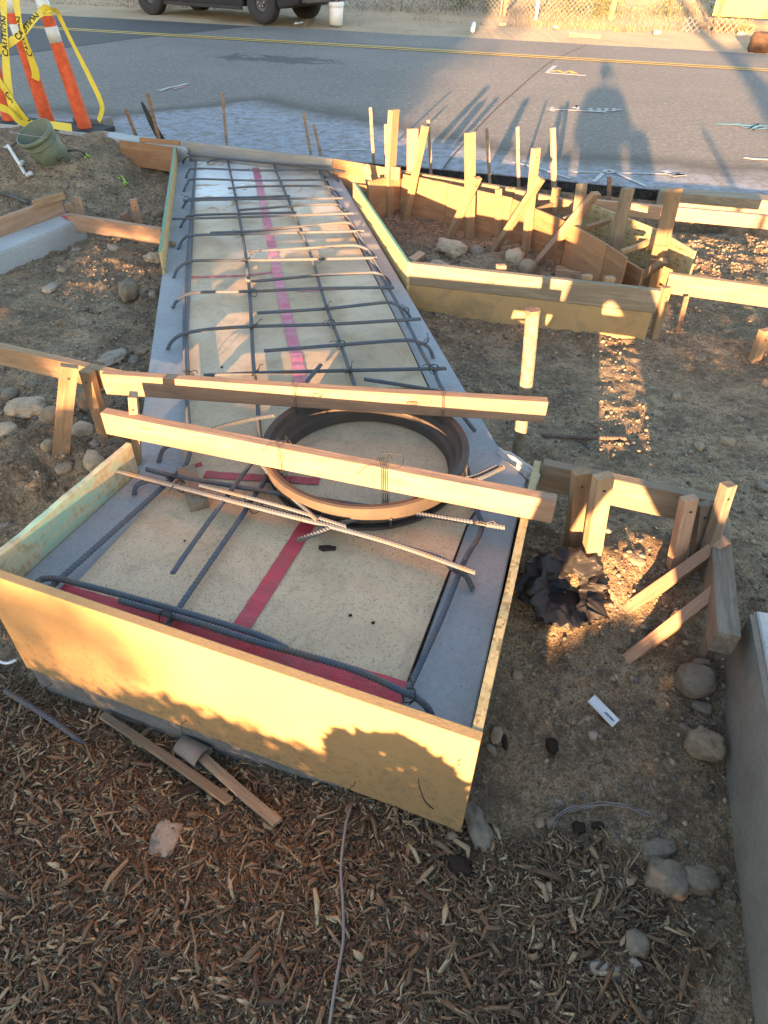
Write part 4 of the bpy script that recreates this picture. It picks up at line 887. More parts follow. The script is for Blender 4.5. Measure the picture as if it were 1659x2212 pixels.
# ------------------------------------------------------------------ stones
RK = 'stones lying on the dirt'
def rock(px, py, r, mat, label, asp=(1, .8, .7), seed=None, amp=.28, rot=None, sink=.72, nm='rock', dz=0):
    c = GP(px, py); k = .9 * r * (c - Vector((0, 0, HC))).length / FPX
    c.z += k * asp[2] * (1 - sink) + dz
    return blob(nm, c, (k * asp[0], k * asp[1], k * asp[2]), seed if seed is not None else px * .37, M[mat], label, 'stone', RK, 4 if r > 25 else 3, amp, rot if rot is not None else px * .7)
rock(1496, 1482, 44, 'rock_grey', 'large round grey boulder half buried by the concrete wall', (1, .85, .8), amp=.12, rot=0, sink=.5)
rock(1507, 1446, 17, 'rock_grey', 'small flat stone resting on the large round boulder', (1.2, .6, .6), amp=.1, sink=-1.2, rot=0)
rock(1514, 1622, 42, 'rock_tan', 'smooth tan angular stone beside the concrete wall', (1.05, .75, .75), amp=.26, rot=-.5, sink=.2)
rock(1516, 1530, 20, 'rock_grey', 'small grey stone between the boulder and the tan stone', (1.2, .7, .6))
rock(1030, 1790, 40, 'rock_grey', 'rough pale stone under the right front corner of the box', (.7, 1.3, .7), amp=.3, rot=.3)
rock(975, 1812, 17, 'rock_tan', 'small tan stone below the box corner', (1, .7, .7))
rock(1440, 1905, 44, 'rock_grey', 'broad flat topped grey rock at the mulch edge', (1.1, .8, .7), amp=.32)
rock(1510, 1905, 34, 'rock_grey', 'lumpy grey rock right of the flat topped one', (.9, 1, .7), amp=.3)
rock(1420, 1838, 30, 'rock_grey', 'long low grey rock behind the flat topped one', (1.5, .7, .5), amp=.25, rot=.2)
rock(1373, 2040, 26, 'rock_grey', 'oval grey stone in the mulch at lower right', (1, .9, .8), amp=.12)
rock(1308, 2098, 24, 'rock_pale', 'pale wedge stone in the mulch below the oval one', (.7, 1.4, .6))
rock(1372, 2085, 14, 'rock_pale', 'small whitish pebble next to the pale wedge stone', (1.1, .8, .7))
rock(361, 1818, 40, 'rock_pale', 'pale broken stone lying in the mulch at left', (1.1, .75, .35), amp=.45, sink=.4)
rock(1115, 1460, 16, 'rock_tan', 'small stone beside the right board of the box', (1, .8, .7))
rock(1072, 1590, 20, 'rock_tan', 'tan stone touching the right board near its front corner', (.8, 1.1, .7))
rock(1060, 1620, 14, 'rock_grey', 'grey pebble touching the box near its front corner', (.8, 1.2, .7))
rock(1280, 1590, 13, 'rock_pale', 'tiny pale stone near the white strip', (1, .8, .7))
rock(1480, 1575, 13, 'rock_grey', 'small sharp grey stone left of the tan stone', (1.3, .6, .6))
rock(1190, 1780, 15, 'rock_grey', 'grey stone on the dirt right of the box corner', (1, .8, .7))
rock(1165, 1778, 14, 'rock_tan', 'brown stone left of the twin stones by the box', (1, .8, .6))
rock(1372, 1208, 20, 'rock_tan', 'flat sunlit stone right of the second stake', (1.4, .8, .4), amp=.15)
rock(1160, 1210, 16, 'rock_tan', 'stone in the dirt beside the black bag', (1, .9, .6))
rock(1185, 1205, 14, 'rock_tan', 'stone right behind the black bag', (1, .9, .6))
rock(1510, 965, 13, 'rock_tan', 'flat stone on the open dirt at right', (1.5, .8, .5))
rock(1570, 955, 15, 'rock_tan', 'tan stone on the open dirt beside the flat one', (1.3, .8, .6))
rock(1460, 857, 12, 'rock_tan', 'small flat stone right of the sunlit dirt patch', (1.5, .7, .5))
rock(1597, 909, 10, 'rock_grey', 'rounded pebble near the right edge of the dirt', (1, .8, .7))
rock(1512, 776, 10, 'rock_grey', 'greyish lump at the top of the open dirt', (1.4, .9, .6))
rock(1645, 1052, 12, 'rock_grey', 'dark stone at the right edge of the open dirt', (1.4, .9, .6))
rock(1206, 600 - 195, 6, 'rock_grey', 'small dark stone', (1, 1, .7)) if 0 else None
rock(973, 542, 30, 'clod', 'crumbly dirt lump at the left of the pit floor', (1.4, .8, .6), amp=.4)
rock(1030, 550, 20, 'rock_grey', 'pale stone right of the crumbly lump in the pit', (1, .8, .8), amp=.25)
rock(1110, 560, 24, 'clod', 'grey green clod in the pit between the braces', (1.2, .8, .7), amp=.4)
rock(1137, 583, 24, 'rock_tan', 'rounded tan boulder at the front board of the pit', (1, .8, .8), amp=.1)
rock(950, 578, 22, 'clod', 'low clod near the left corner of the pit', (1.6, .8, .5), amp=.4)
rock(1513, 778, 4, 'rock_grey', 'x') if 0 else None
# left side
rock(352, 588, 13, 'rock_tan', 'rounded stone against the far left vault edge', (1, .8, .7)) if 0 else None
rock(284, 650, 24, 'rock_grey', 'upright grey stone on the left dirt by the vault', (1, .6, 1.1), amp=.35, sink=.1)
rock(330, 640, 12, 'rock_pale', 'pale pebble between the upright stone and the vault', (1, .8, .7))
rock(244, 775, 26, 'rock_pale', 'pale cracked stone behind the left form board', (1.7, .8, .35), amp=.4)
rock(290, 780, 15, 'rock_grey', 'grey flat stone near the pale cracked one', (1.5, .8, .4))
rock(246, 538, 13, 'rock_pale', 'smooth flat pebble below the short left board', (1.3, .8, .5), amp=.1)
rock(166, 541, 9, 'rock_pale', 'small flat pebble below the curb end', (1.3, .8, .5), amp=.1)
rock(134, 585, 10, 'rock_tan', 'tan flat stone on the left dirt', (1.3, .9, .5))
rock(110, 625, 15, 'rock_pale', 'wide pale stone on the left dirt', (1.6, .8, .4))
rock(332, 560, 18, 'clod', 'broken tan clod where the green edged board ends', (1.3, .9, .6), amp=.4)
rock(310, 762, 10, 'rock_tan', 'small orange stone at the vault left edge', (1, .9, .6))
rock(340, 465, 11, 'rock_grey', 'round stone behind the leaning left stakes', (1.1, .9, .7), amp=.15)
rock(138, 375, 12, 'rock_tan', 'stone at the foot of the green bucket', (1.2, .9, .6), amp=.15)
rock(230, 430, 12, 'rock_tan', 'stone on the mound slope right of the pale stakes', (1.2, .9, .6))
rock(200, 420, 9, 'rock_grey', 'small stone on the mound behind the taller pale stake', (1.2, .9, .6))
rock(60, 890, 38, 'clod', 'wide crumbling concrete lump below the left form board', (1.3, .8, .5), amp=.55, rot=.1, sink=.6)
rock(112, 905, 24, 'rock_tan', 'rounded stone next to the crumbling concrete lump', (.8, 1.1, .9), amp=.15)
rock(186, 878, 26, 'rock_grey', 'pale pointed stone hanging in the bank between the stakes', (.9, .7, 1.4), amp=.3, rot=0)
rock(105, 965, 16, 'rock_tan', 'round stone left of the thick stake foot', (1, .9, .8), amp=.12)
rock(140, 1015, 18, 'rock_tan', 'stone at the foot of the thick sunlit stake', (1.2, .9, .6), amp=.2)
rock(205, 960, 12, 'rock_pale', 'small white stone on the bank right of the stakes', (1.3, .9, .6))
rock(20, 855, 16, 'rock_grey', 'grey stone at the left edge under the form board', (1.2, .9, .7), amp=.2)
rock(70, 835, 12, 'rock_grey', 'small grey stone tucked under the left form board', (1.2, .9, .7), amp=.2)
rock(15, 935, 22, 'clod', 'dull clod at the left edge below the concrete lump', (1.2, .9, .7), amp=.35)
rock(180, 935, 24, 'clod', 'brown clod between the stake feet', (1.2, .9, .8), amp=.35)
rock(205, 1005, 24, 'clod', 'big earthy clod beside the green painted board', (1.3, .9, .8), amp=.3, sink=.4)
rock(10, 1135, 10, 'rock_pale', 'tiny pale stone in the dark hollow at left', (1.3, .8, .5))
o = blob('pebble', P(373, 526, .018), (.022, .018, .018), 5, M['rock_tan'], 'brown pebble sitting on the left vault edge among the hooked bars', 'stone', RK, 3, .12)
o = blob('bark_bit', P(707, 1184, .016), (.032, .012, .006), 9, M['dark_debris'], 'curled dark bark bit on the particle board', 'bark bit', None, 3, .4)
for k, (a, b, s_, l_) in enumerate([(757, 1329, .008, 'dark crumb on the particle board, upper one of the pair'), (806, 1345, .008, 'dark crumb on the particle board, lower one of the pair'), (479, 793, .009, 'dark crumb on the far board near the left long bar'), (399, 1168, .006, 'dark crumb between the slanting bars'), (1124, 1320, .009, 'dark crumb on the concrete right margin')]):
    blob('bark_bit', P(a, b, .015 if k < 4 else .004), (s_ * .75, s_ * .5, s_ * .4), k + 30, M['dark_debris'], l_, 'bark bit', 'dark crumbs on the boards', 2, .5)
blob('bark_chunk', GP(985, 1872, .012), (.05, .024, .018), 11, M['dark_debris'], 'dark decayed bark chunk in the mulch', 'bark chunk', None, 4, .35, -.5)
blob('bark_chunk', GP(1192, 1613, .006), (.020, .026, .01), 12, M['dark_debris'], 'black crumbly chunk on the dirt below the white strip', 'bark chunk', 'black chunks on the dirt', 3, .4)
blob('bark_chunk', GP(1250, 1790, .006), (.020, .016, .010), 13, M['dark_debris'], 'black chunk on the dirt above the wire coil', 'bark chunk', 'black chunks on the dirt', 3, .4)
blob('bark_chunk', GP(1290, 1785, .004), (.020, .010, .008), 14, M['dark_debris'], 'small black chunk right of the one above the wire coil', 'bark chunk', 'black chunks on the dirt', 3, .4)
blob('bark_chunk', GP(1090, 1605, .006), (.009, .026, .008), 15, M['dark_debris'], 'thin dark splinter beside the box front corner', 'bark chunk', 'black chunks on the dirt', 3, .3)

stick('wood_block', P(402, 1015, .032), P(431, 1092, .032), .062, .036, M['grey_pine'], 'short wood block lying on the particle board under the bars at left', 'wood block', None, 0)
# ------------------------------------------------------------------ pebbles and mulch (uncountable)
def scatter_pebbles(n, label):
    base = bmesh.new(); bmesh.ops.create_icosphere(base, subdivisions=1, radius=1); bv = np.array([v.co[:] for v in base.verts]); bf = np.array([[v.index for v in f.verts] for f in base.faces]); base.free()
    px = rng.uniform(-3.3, 3.4, n * 3); py = rng.uniform(.35, 6.0, n * 3)
    v = px * math.sin(RA) + py * math.cos(RA); u = px * math.cos(RA) - py * math.sin(RA)
    dens = .35 + vnoise(px, py, .35, 40) + .9 * ((px > .45) & (py < 1.6)) + .5 * (px < -1.0) * (py < 3.0) + .25 * (v > 4)
    ok = (v < 5.95) & (rng.random(n * 3) < dens) & ~((np.abs(u + .2 - 0) < .0))
    px, py = px[ok][:n], py[ok][:n]; n = len(px); pz = gz(px, py)
    s = .0020 * np.exp(rng.gamma(1.5, .40, n)) * (1 + .22 * py); s = np.minimum(s, .0115)
    sh = rng.uniform(.6, 1.3, (n, 1, 3)); jit = rng.normal(0, .25, (n, len(bv), 3)); a = rng.uniform(0, 6.28, n); ca, sa = np.cos(a), np.sin(a)
    W = bv[None] * sh * (1 + jit * .6); W[:, :, 2] *= .7; W = W * s[:, None, None]
    Xr = W[:, :, 0] * ca[:, None] - W[:, :, 1] * sa[:, None]; Yr = W[:, :, 0] * sa[:, None] + W[:, :, 1] * ca[:, None]
    V = np.stack([Xr + px[:, None], Yr + py[:, None], W[:, :, 2] + (pz + s * .2)[:, None]], -1).reshape(-1, 3)
    F = (bf[None] + (np.arange(n) * len(bv))[:, None, None]).reshape(-1, 3)
    o = link('gravel', np_mesh(V, None, F3=F), M['pebbles']); tag(o, label, 'gravel', None, 'stuff')
scatter_pebbles(36000, 'small pebbles strewn over the brown dirt')
# edge of the mulch: polygon in pixel space turned into ground points
mp = [P(a, b, -.37) for a, b in [(-700, 1300), (0, 1425), (420, 1600), (1000, 1795), (1060, 1850), (1200, 1820), (1330, 1850), (1420, 1960), (1500, 2080), (1420, 2300), (1500, 2900), (-1500, 3600)]]
mpx = np.array([(p.x, p.y) for p in mp])
def inside(px, py, poly):
    r_ = np.zeros(len(px), bool); n = len(poly)
    for k in range(n):
        x1, y1 = poly[k]; x2, y2 = poly[(k + 1) % n]; c_ = ((y1 > py) != (y2 > py)) & (px < (x2 - x1) * (py - y1) / (y2 - y1 + 1e-12) + x1); r_ ^= c_
    return r_
def chipset(n, sx, region, zr, lenr, widr, seed, tilt=.30):
    r = np.random.default_rng(seed)
    px = r.uniform(*region[0], n * 3); py = r.uniform(*region[1], n * 3)
    jx = px + r.normal(0, .035, n * 3); jy = py + r.normal(0, .035, n * 3); ok = inside(jx, jy, mpx); px, py = px[ok][:n], py[ok][:n]; n = len(px)
    L = r.gamma(3.0, lenr / 3.0, n); L = np.clip(L, .008, .085); Wd = np.clip(r.gamma(3., widr / 3., n), .0012, .014); T = Wd * r.uniform(.25, .7, n)
    a = r.uniform(0, np.pi * 2, n); e = r.normal(0, tilt, n); rl = r.uniform(-1.2, 1.2, n); z = gz(px, py) + r.uniform(zr[0], zr[1], n)
    t = np.stack([np.cos(a) * np.cos(e), np.sin(a) * np.cos(e), np.sin(e)], -1); s = np.stack([-np.sin(a), np.cos(a), np.zeros(n)], -1); u = np.cross(t, s)
    s2 = s * np.cos(rl)[:, None] + u * np.sin(rl)[:, None]; u2 = np.cross(t, s2); c = np.stack([px, py, z], -1)
    # three cross sections of four corners, bent and tapered
    V = np.zeros((n, 12, 3)); bend = r.normal(0, .10, n) * L; bend2 = r.normal(0, .08, n) * L
    for k, (f, tw) in enumerate([(-.5, r.uniform(.25, 1., n)), (r.uniform(-.2, .2, n), np.ones(n)), (.5, r.uniform(.15, .9, n))]):
        cc = c + t * (f * L)[:, None] + s2 * ((bend if k == 1 else 0) * np.ones(n))[:, None] + u2 * ((bend2 if k == 1 else 0) * np.ones(n))[:, None]
        for q, (ps, pu) in enumerate([(-.5, -.5), (.5, -.5), (.5, .5), (-.5, .5)]):
            sk = r.uniform(-.08, .08, n) * L
            V[:, k * 4 + q] = cc + s2 * (ps * Wd * tw)[:, None] + u2 * (pu * T * tw)[:, None] + t * sk[:, None]
    f = []
    for k in (0, 4):
        for q in range(4): f.append((k + q, k + (q + 1) % 4, k + 4 + (q + 1) % 4, k + 4 + q))
    f += [(3, 2, 1, 0), (8, 9, 10, 11)]
    return V.reshape(-1, 3), (np.array(f)[None] + (np.arange(n) * 12)[:, None, None]).reshape(-1, 4)
reg = ((-1.9, 1.2), (.18, 1.6)); parts = [chipset(60000, 0, reg, (-.006, .012), .021, .0030, 1), chipset(14000, 0, reg, (.0, .018), .032, .0050, 2), chipset(900, 0, reg, (.010, .024), .05, .009, 3, .22), chipset(7000, 0, ((-2.2, 1.3), (-1.2, .25)), (0, .014), .04, .007, 4)]
off = 0; VV = []; FF = []
for v, f in parts: VV.append(v); FF.append(f + off); off += len(v)
tag(link('mulch', np_mesh(np.concatenate(VV), np.concatenate(FF)), M['mulch']), 'dark shredded bark mulch covering the foreground', 'mulch', None, 'stuff')

# ------------------------------------------------------------------ laths, sleeve, cables, strip, bag
def lath(a, b, w_, t_, label, nm='lath', mat='pine', za=.022, zb=.022):
    A, B = GP(*a, za), GP(*b, zb); return stick(nm, A, B, w_, t_, M[mat], label, 'lath', 'laths lying on the mulch', 1.45, slant=.2)
lath((226, 1556), (498, 1742), .026, .014, 'left pale lath lying on the mulch under a bark flake', mat='grey_pine', za=.03, zb=.03)
lath((440, 1650), (602, 1788), .030, .014, 'right pale lath whose end sits in a plastic sleeve', mat='grey_pine', za=.04, zb=.028)
A, B = GP(395, 1622, .04), GP(445, 1655, .045); d = (B - A)
me = lathe([(.030, 0), (.033, d.length * .5), (.038, d.length), (.035, d.length), (.030, d.length * .5), (.027, 0)], 24, True)
for v in me.vertices: v.co.y *= .8 + .2 * math.sin(v.co.z * 40)
tag(link('plastic_sleeve', me, M['brown_plastic'], None, Matrix.Translation(A) @ d.to_track_quat('Z', 'Y').to_matrix().to_4x4(), True), 'torn brown plastic sleeve around the lath end', 'plastic sleeve')
blob('bark_flake', GP(424, 1718, .045), (.045, .014, .005), 21, M['dark_debris'], 'dark bark flake lying across the left lath', 'bark flake', None, 3, .3, .35)
tube('cable', [GP(760, 1748, .026), GP(748, 1790, .028), GP(737, 1880, .028), GP(741, 1960, .03), GP(742, 2040, .028), GP(728, 2120, .03), GP(712, 2225, .028)], .0036, M['cable_grey'], 'thin grey cable running down through the mulch', 'cable', sides=8, step=.015)
tube('rebar', [GP(18, 1504, .03), GP(70, 1535, .028), GP(122, 1568, .026), GP(190, 1615, .010)], .0078, M['rebar'], 'loose ribbed bar half buried in the mulch at left', 'rebar', ribs=.0078, smooth=False, step=.0048)
tube('rebar', [GP(1172, 945, .01), GP(1250, 950, .012), GP(1350, 952, .01)], .0075, M['rebar_rust'], 'loose bar lying on the open dirt right of the pole', 'rebar', ribs=.0075, smooth=False, step=.007)
pts = [GP(-5, 1432, .05), GP(10, 1448, .05), GP(28, 1452, .05), GP(48, 1444, .05)]
tube('cable', pts, .005, M['white_plastic'], 'short white cable loop at the left foot of the front board', 'cable', step=.01)
for k, (cx_, cy_) in enumerate([(1206, 1838)]):
    pp = []
    for q in range(70):
        t = q / 69; a = -2.9 + 2.2 * math.sin(t * 13) * .5 + 1.1; r1 = .20 + .010 * math.sin(t * 37)
        pp.append(gp(.62 + r1 * math.cos(a * 1.0 + 3.6) * .8, .78 + r1 * math.sin(a + 3.6) * .5, .012 + .004 * math.sin(q)))
    tube('wire_coil', pp, .0014, M['cable_grey'], 'loose coil of thin grey wire at the edge of the mulch', 'wire', sides=5, step=.01)
A, B = GP(1274, 1514, .012), GP(1328, 1568, .010); d = B - A; mw = frame(A, d, Vector((0, 0, 1)))
bm = bmesh.new(); w_ = .034; prof = [(-w_ / 2, 0), (-w_ / 2, .006), (-w_ / 2 + .0015, .006), (-w_ / 2 + .002, .002), (w_ / 2 - .002, .002), (w_ / 2 - .0015, .006), (w_ / 2, .006), (w_ / 2, 0)]
r0 = [bm.verts.new((0, y, z)) for y, z in prof]; r1 = [bm.verts.new((d.length, y, z)) for y, z in prof]
for k in range(8): bm.faces.new((r0[k], r0[(k + 1) % 8], r1[(k + 1) % 8], r1[k]))
bm.faces.new(r0[::-1]); bm.faces.new(r1)
ws = link('plastic_strip', bm_mesh(bm), M['white_plastic'], None, mw); tag(ws, 'short white plastic channel strip lying on the dirt', 'plastic strip')
for k in range(5):
    x0 = d.length * (.55 + .07 * k); me, _ = tube_me([Vector((x0, -.004, .0028)), Vector((x0 + .003, .004, .0028)), Vector((x0 + .006, -.003, .0028)), Vector((x0 + .007, .005, .0028))], .0007, 5, .002, Vector((0, 0, 0)))
    link('scribble', me, M['black_ink'], ws)
# crumpled bag
c = GP(1200, 1295); nu, nv = 120, 60; V = []; F = []; axb = (Matrix.Rotation(R(38), 3, 'X') @ Matrix.Rotation(R(28), 3, 'Y'))
for j_ in range(nv):
    t = j_ / (nv - 1)
    if t < .72: q = t / .72; rad = .135 * math.sin(min(1, q * 1.15 + .06) * math.pi / 2) * (1 - .18 * max(0, q - .6)); zz = -.055 + .125 * q ** 1.25
    else: q = (t - .72) / .28; rad = .125 * (1 - .55 * q); zz = .07 - .045 * q
    for i_ in range(nu):
        a_ = 2 * math.pi * i_ / nu; p = Vector((math.cos(a_) * rad, math.sin(a_) * rad * .92, zz)); s_ = p * 13 + Vector((5, 2, 8))
        d_, _ = mnoise.voronoi(s_); cr = (d_[1] - d_[0]); d2_, _ = mnoise.voronoi(s_ * 2.3); cr2 = d2_[1] - d2_[0]
        k = 1.10 - .85 * (min(cr, .6) - .22) - .30 * (min(cr2, .5) - .2) + .25 * mnoise.noise(p * 7) + .10 * max(0, t - .55) * mnoise.noise(Vector((a_ * 3, 1, 1)))
        p = Vector((p.x * k, p.y * k, p.z * (1 - .25 * (min(cr, .5) - .25)) + .022 * mnoise.noise(Vector((a_ * 1.7, t * 3, 2))) * (t > .4)))
        p = axb @ p; p.z = max(p.z, -.055); V.append(p)
for j_ in range(nv - 1):
    for i_ in range(nu): F.append((j_ * nu + i_, j_ * nu + (i_ + 1) % nu, (j_ + 1) * nu + (i_ + 1) % nu, (j_ + 1) * nu + i_))
F.append(tuple(range(nu))[::-1])
o = link('plastic_bag', mesh(V, F), M['bag'], None, Matrix.Translation(c + Vector((0, 0, .05))) @ Matrix.Diagonal((1.08, 1.0, .72, 1)), True); md = o.modifiers.new('film', 'SOLIDIFY'); md.thickness = .0012
tag(o, 'crumpled black plastic bag on the dirt right of the box', 'plastic bag')
# wire tails on the front board
def tail(px, py, pts, label):
    r_ = ray(px, py); t = (F0 - Vector((0, 0, HC))).dot(nin) / r_.dot(nin); c = Vector((0, 0, HC)) + r_ * t - nin * .003
    return wire([c + nin * .01, c] + [c + fdir * q[0] - nin * q[1] + Vector((0, 0, q[2])) for q in pts], label, r=.0011, grp='wire tails sticking out of the front board')
tail(14, 1360, [(.0, .01, -.02), (-.01, .02, -.10), (-.02, .01, -.16)], 'wire tail hanging at the left end of the front board')
tail(108, 1480, [(.004, .02, .01), (-.004, .03, -.015), (-.01, .02, -.03)], 'short wire loop low on the front board at left')
tail(404, 1555, [(.002, .02, .01), (-.0, .03, -.03), (.02, .03, -.06)], 'wire loop on the lower edge of the front board at the middle')
tail(768, 1688, [(.0, .02, .012), (.02, .03, -.01), (.03, .02, -.03)], 'wire loop on the lower edge of the front board, right of the middle')
tail(905, 1683, [(-.01, .015, -.01), (-.03, .03, -.03), (-.055, .03, -.055), (-.03, .034, -.028), (-.005, .012, -.004)], 'long wire tail poking from the right end of the front board')
tail(993, 1640, [(.004, .008, .006), (-.004, .01, -.003), (.003, .008, -.008)], 'tiny curl of wire at the right end of the front board')

# ------------------------------------------------------------------ far side of the road
def truck(loc, rz):
    t = empty('parked_truck', loc, 'dark grey pickup truck parked beyond the road', 'pickup truck', rz=rz)
    def ext(pts, y0, y1, taper=0):
        bm = bmesh.new(); f = bm.faces.new([bm.verts.new((x, y0, z)) for x, z in pts]); r_ = bmesh.ops.extrude_face_region(bm, geom=[f])
        for e in r_['geom']:
            if isinstance(e, bmesh.types.BMVert): e.co.y = y1
        if taper:
            for v in bm.verts: v.co.y *= 1 - taper * max(0, (v.co.z - 1.05))
        bmesh.ops.bevel(bm, geom=list(bm.edges), offset=.025, segments=2, affect='EDGES'); return bm_mesh(bm)
    arch = lambda cx_: [(cx_ + .47 * math.cos(a), .30 + .55 * math.sin(a)) for a in np.linspace(0, math.pi, 9)]
    body = [(-2.75, .42), (-2.2, .30)] + arch(-1.7)[::-1] + arch(1.55)[::-1] + [(2.1, .30), (2.8, .42), (2.85, .95), (2.7, 1.12), (1.25, 1.18), (-2.75, 1.12)]
    link('body', ext(body, -.97, .97), M['truck_paint'], t)
    link('cab', ext([(1.15, 1.1), (.55, 1.75), (.3, 1.80), (-.75, 1.80), (-.95, 1.74), (-1.05, 1.1)], -.93, .93, .18), M['truck_paint'], t)
    for s in (-1, 1):
        for a, b, c_, d_ in ((.98, .50, -.02, .0), (-.1, -.1, -.9, -.82)):
            bm = bmesh.new(); bm.faces.new([bm.verts.new(q) for q in ((a, s * .955, 1.16), (c_, s * .955, 1.16), (d_, s * .86, 1.68), (b, s * .86, 1.68))]); o = link('side_window', bm_mesh(bm), M['glass'], t); m_ = o.modifiers.new('t', 'SOLIDIFY'); m_.thickness = .02; m_.offset = 0
        link('sill', box_me(-1.2, 1.05, s * .98 - .03, s * .98 + .03, .24, .31, .01), M['black_rubber'], t)
    bm = bmesh.new(); bm.faces.new([bm.verts.new(q) for q in ((1.13, -.82, 1.14), (1.13, .82, 1.14), (.58, .74, 1.73), (.58, -.74, 1.73))]); o = link('windscreen', bm_mesh(bm), M['glass'], t); m_ = o.modifiers.new('t', 'SOLIDIFY'); m_.thickness = .02
    link('rear_bumper', box_me(-2.92, -2.72, -.9, .9, .42, .62, .02), M['rim'], t)
    link('front_bumper', box_me(2.78, 2.95, -.92, .92, .42, .68, .03), M['rim'], t)
    for s in (-1, 1):
        link('headlight', box_me(2.72, 2.87, s * .78 - .14, s * .78 + .14, .80, .98, .02), M['white_plastic'], t); link('tail_light', box_me(-2.79, -2.70, s * .88 - .06, s * .88 + .06, .72, 1.05, .01), M['tape'], t)
    pl = link('licence_plate', box_me(-2.935, -2.915, -.16, .16, .66, .82, .004), M['white_plastic'], t)
    for x in (-1.7, 1.55):
        for s in (-1, 1):
            wh = link('wheel', lathe([(.16, -.10), (.24, -.12), (.35, -.13), (.385, -.10), (.39, 0), (.385, .10), (.35, .13), (.24, .12), (.16, .10)], 40, True), M['black_rubber'], t, Matrix.Translation((x, s * .84, .39)) @ Matrix.Rotation(R(90), 4, 'X'), True)
            ri = link('rim', lathe([(0, s * -.085), (.06, s * -.09), (.10, s * -.06), (.20, s * -.07), (.235, s * -.115), (.245, s * -.10), (.245, 0), (0, 0)], 32), M['rim'], wh)
            for k in range(6):
                a = k * math.pi / 3; bm = bmesh.new(); bmesh.ops.create_icosphere(bm, subdivisions=1, radius=.022); link('wheel_nut', bm_mesh(bm), M['chrome'], wh, Matrix.Translation((.075 * math.cos(a), .075 * math.sin(a), s * -.09)))
    return t
w1, w2 = P(338, 33, 0), P(545, 50, 0); tdir = (w2 - w1); tdir.z = 0; td = tdir.normalized()
mid = (w1 + w2) / 2; side = Vector((-td.y, td.x, 0)); truck(mid + side * .84 - td * (-.075) , math.atan2(-td.y, -td.x))
wb = P(726, 54, .0); wbk = empty('white_bucket', wb, 'white plastic bucket full of tools on the far roadside', 'bucket')
link('bucket_body', lathe([(0, 0), (.15, 0), (.172, .42), (.166, .42), (.145, .01), (0, .01)], 32), M['white_plastic'], wbk, None, True); link('rim', lathe([(.172, .33), (.182, .335), (.184, .425), (.166, .425)], 32, True), M['white_plastic'], wbk, None, True)
for k, (dx, dy, h) in enumerate([(-.05, .0, .75), (.02, .03, .7), (.06, -.03, .66), (-.1, .05, .68)]): tube('tool_handle', [Vector((dx * .6, dy, .1)), Vector((dx, dy, .4)), Vector((dx * 1.9, dy, h))], .014, M['pine' if k % 2 else 'black_rubber'], parent=wbk)
for a, b in ((.27, .30), (.20, .235), (.13, .17)): link('faded_print', lathe([(.1505 + .052 * z, z) for z in (a, b)], 32), M['grey_pipe'], wbk) if 0 else None
def bit(px, py, size, mat, label, cat, seed=1): return blob('litter', P(px, py, size[2]), size, seed, M[mat], label, cat, 'litter along the far roadside', 3, .2, 1.57 * (seed % 2))
tube('bottle', [P(1021, 65, .04), P(1024, 52, .05)], .05, M['white_plastic'], 'clear bottle with a red label on the far roadside', 'bottle', 'litter along the far roadside', sides=12)
tube('can', [P(637, 51, .04), P(652, 49, .04)], .035, M['chrome'], 'shiny can lying behind the truck', 'can', 'litter along the far roadside', sides=12)
bit(1086, 52, (.12, .08, .05), 'rock_pale', 'crumpled pale paper by the fence foot', 'litter', 2); bit(1200, 58, (.09, .07, .05), 'rock_pale', 'pale litter right of the white fence post', 'litter', 3); bit(1420, 70, (.10, .07, .06), 'rock_pale', 'pale stone in the dry grass', 'litter', 4); bit(1600, 74, (.12, .09, .07), 'rock_pale', 'white plastic scrap at the far right', 'litter', 5)
stick('plank', P(1230, 75, .03), P(1298, 81, .03), .10, .03, M['old_wood'], 'grey plank lying on the far roadside', 'plank', None, 0)
# chain link fence with posts, plus the fallen panel at right
def chain(a, b, h, sp_, parent, r=.004, z0=0.02):
    d = b - a; L = d.length; V = []; F = []; t = d.normalized(); nrm = Vector((-t.y, t.x, 0))
    def seg(p, q):
        e = (q - p).normalized(); s1 = e.cross(nrm).normalized() * r; s2 = nrm * r; k = len(V)
        for c_ in (p, q): V.extend([c_ + s1, c_ + s2, c_ - s1, c_ - s2])
        for m_ in range(4): F.append((k + m_, k + (m_ + 1) % 4, k + 4 + (m_ + 1) % 4, k + 4 + m_))
    n = int(L / sp_); m2 = int(h / sp_)
    for i in range(-m2, n):
        p0, s0 = i * sp_, 0; x0 = max(0, i * sp_); z_ = x0 - i * sp_; x1 = min(L, i * sp_ + m2 * sp_); z1 = x1 - i * sp_
        if x1 > x0: seg(a + t * x0 + Vector((0, 0, z0 + z_)), a + t * x1 + Vector((0, 0, z0 + z1))); seg(a + t * x0 + Vector((0, 0, z0 + m2 * sp_ - z_)), a + t * x1 + Vector((0, 0, z0 + m2 * sp_ - z1)))
    return link('chain_mesh', mesh(V, F), M['bright_wire'], parent)
fz = lambda u, v: float(gz(*(RD(u, v).xy), False))
fe = empty('chain_link_fence', RD(-5, 20.7, .1), 'chain link fence on thin posts in front of the dry bank', 'fence')
zf = .10
for u_ in (-13, -10.2, -7.7, -5.15, -2.6, -1.72): under(tube('fence_post', [RD(u_, 20.7, zf - .2), RD(u_, 20.7, zf + 1.9)], .022 if u_ != -1.72 else .035, M['white_plastic' if u_ == -1.72 else 'bright_wire'], sides=10, step=1), fe)
ch = chain(RD(-13, 20.7), RD(-.4, 20.7), 1.8, .11, None, z0=zf); under(ch, fe)
f2 = empty('broken_fence', RD(2, 21, .1), 'bent end of the chain link fence lying by the yellow board', 'fence')
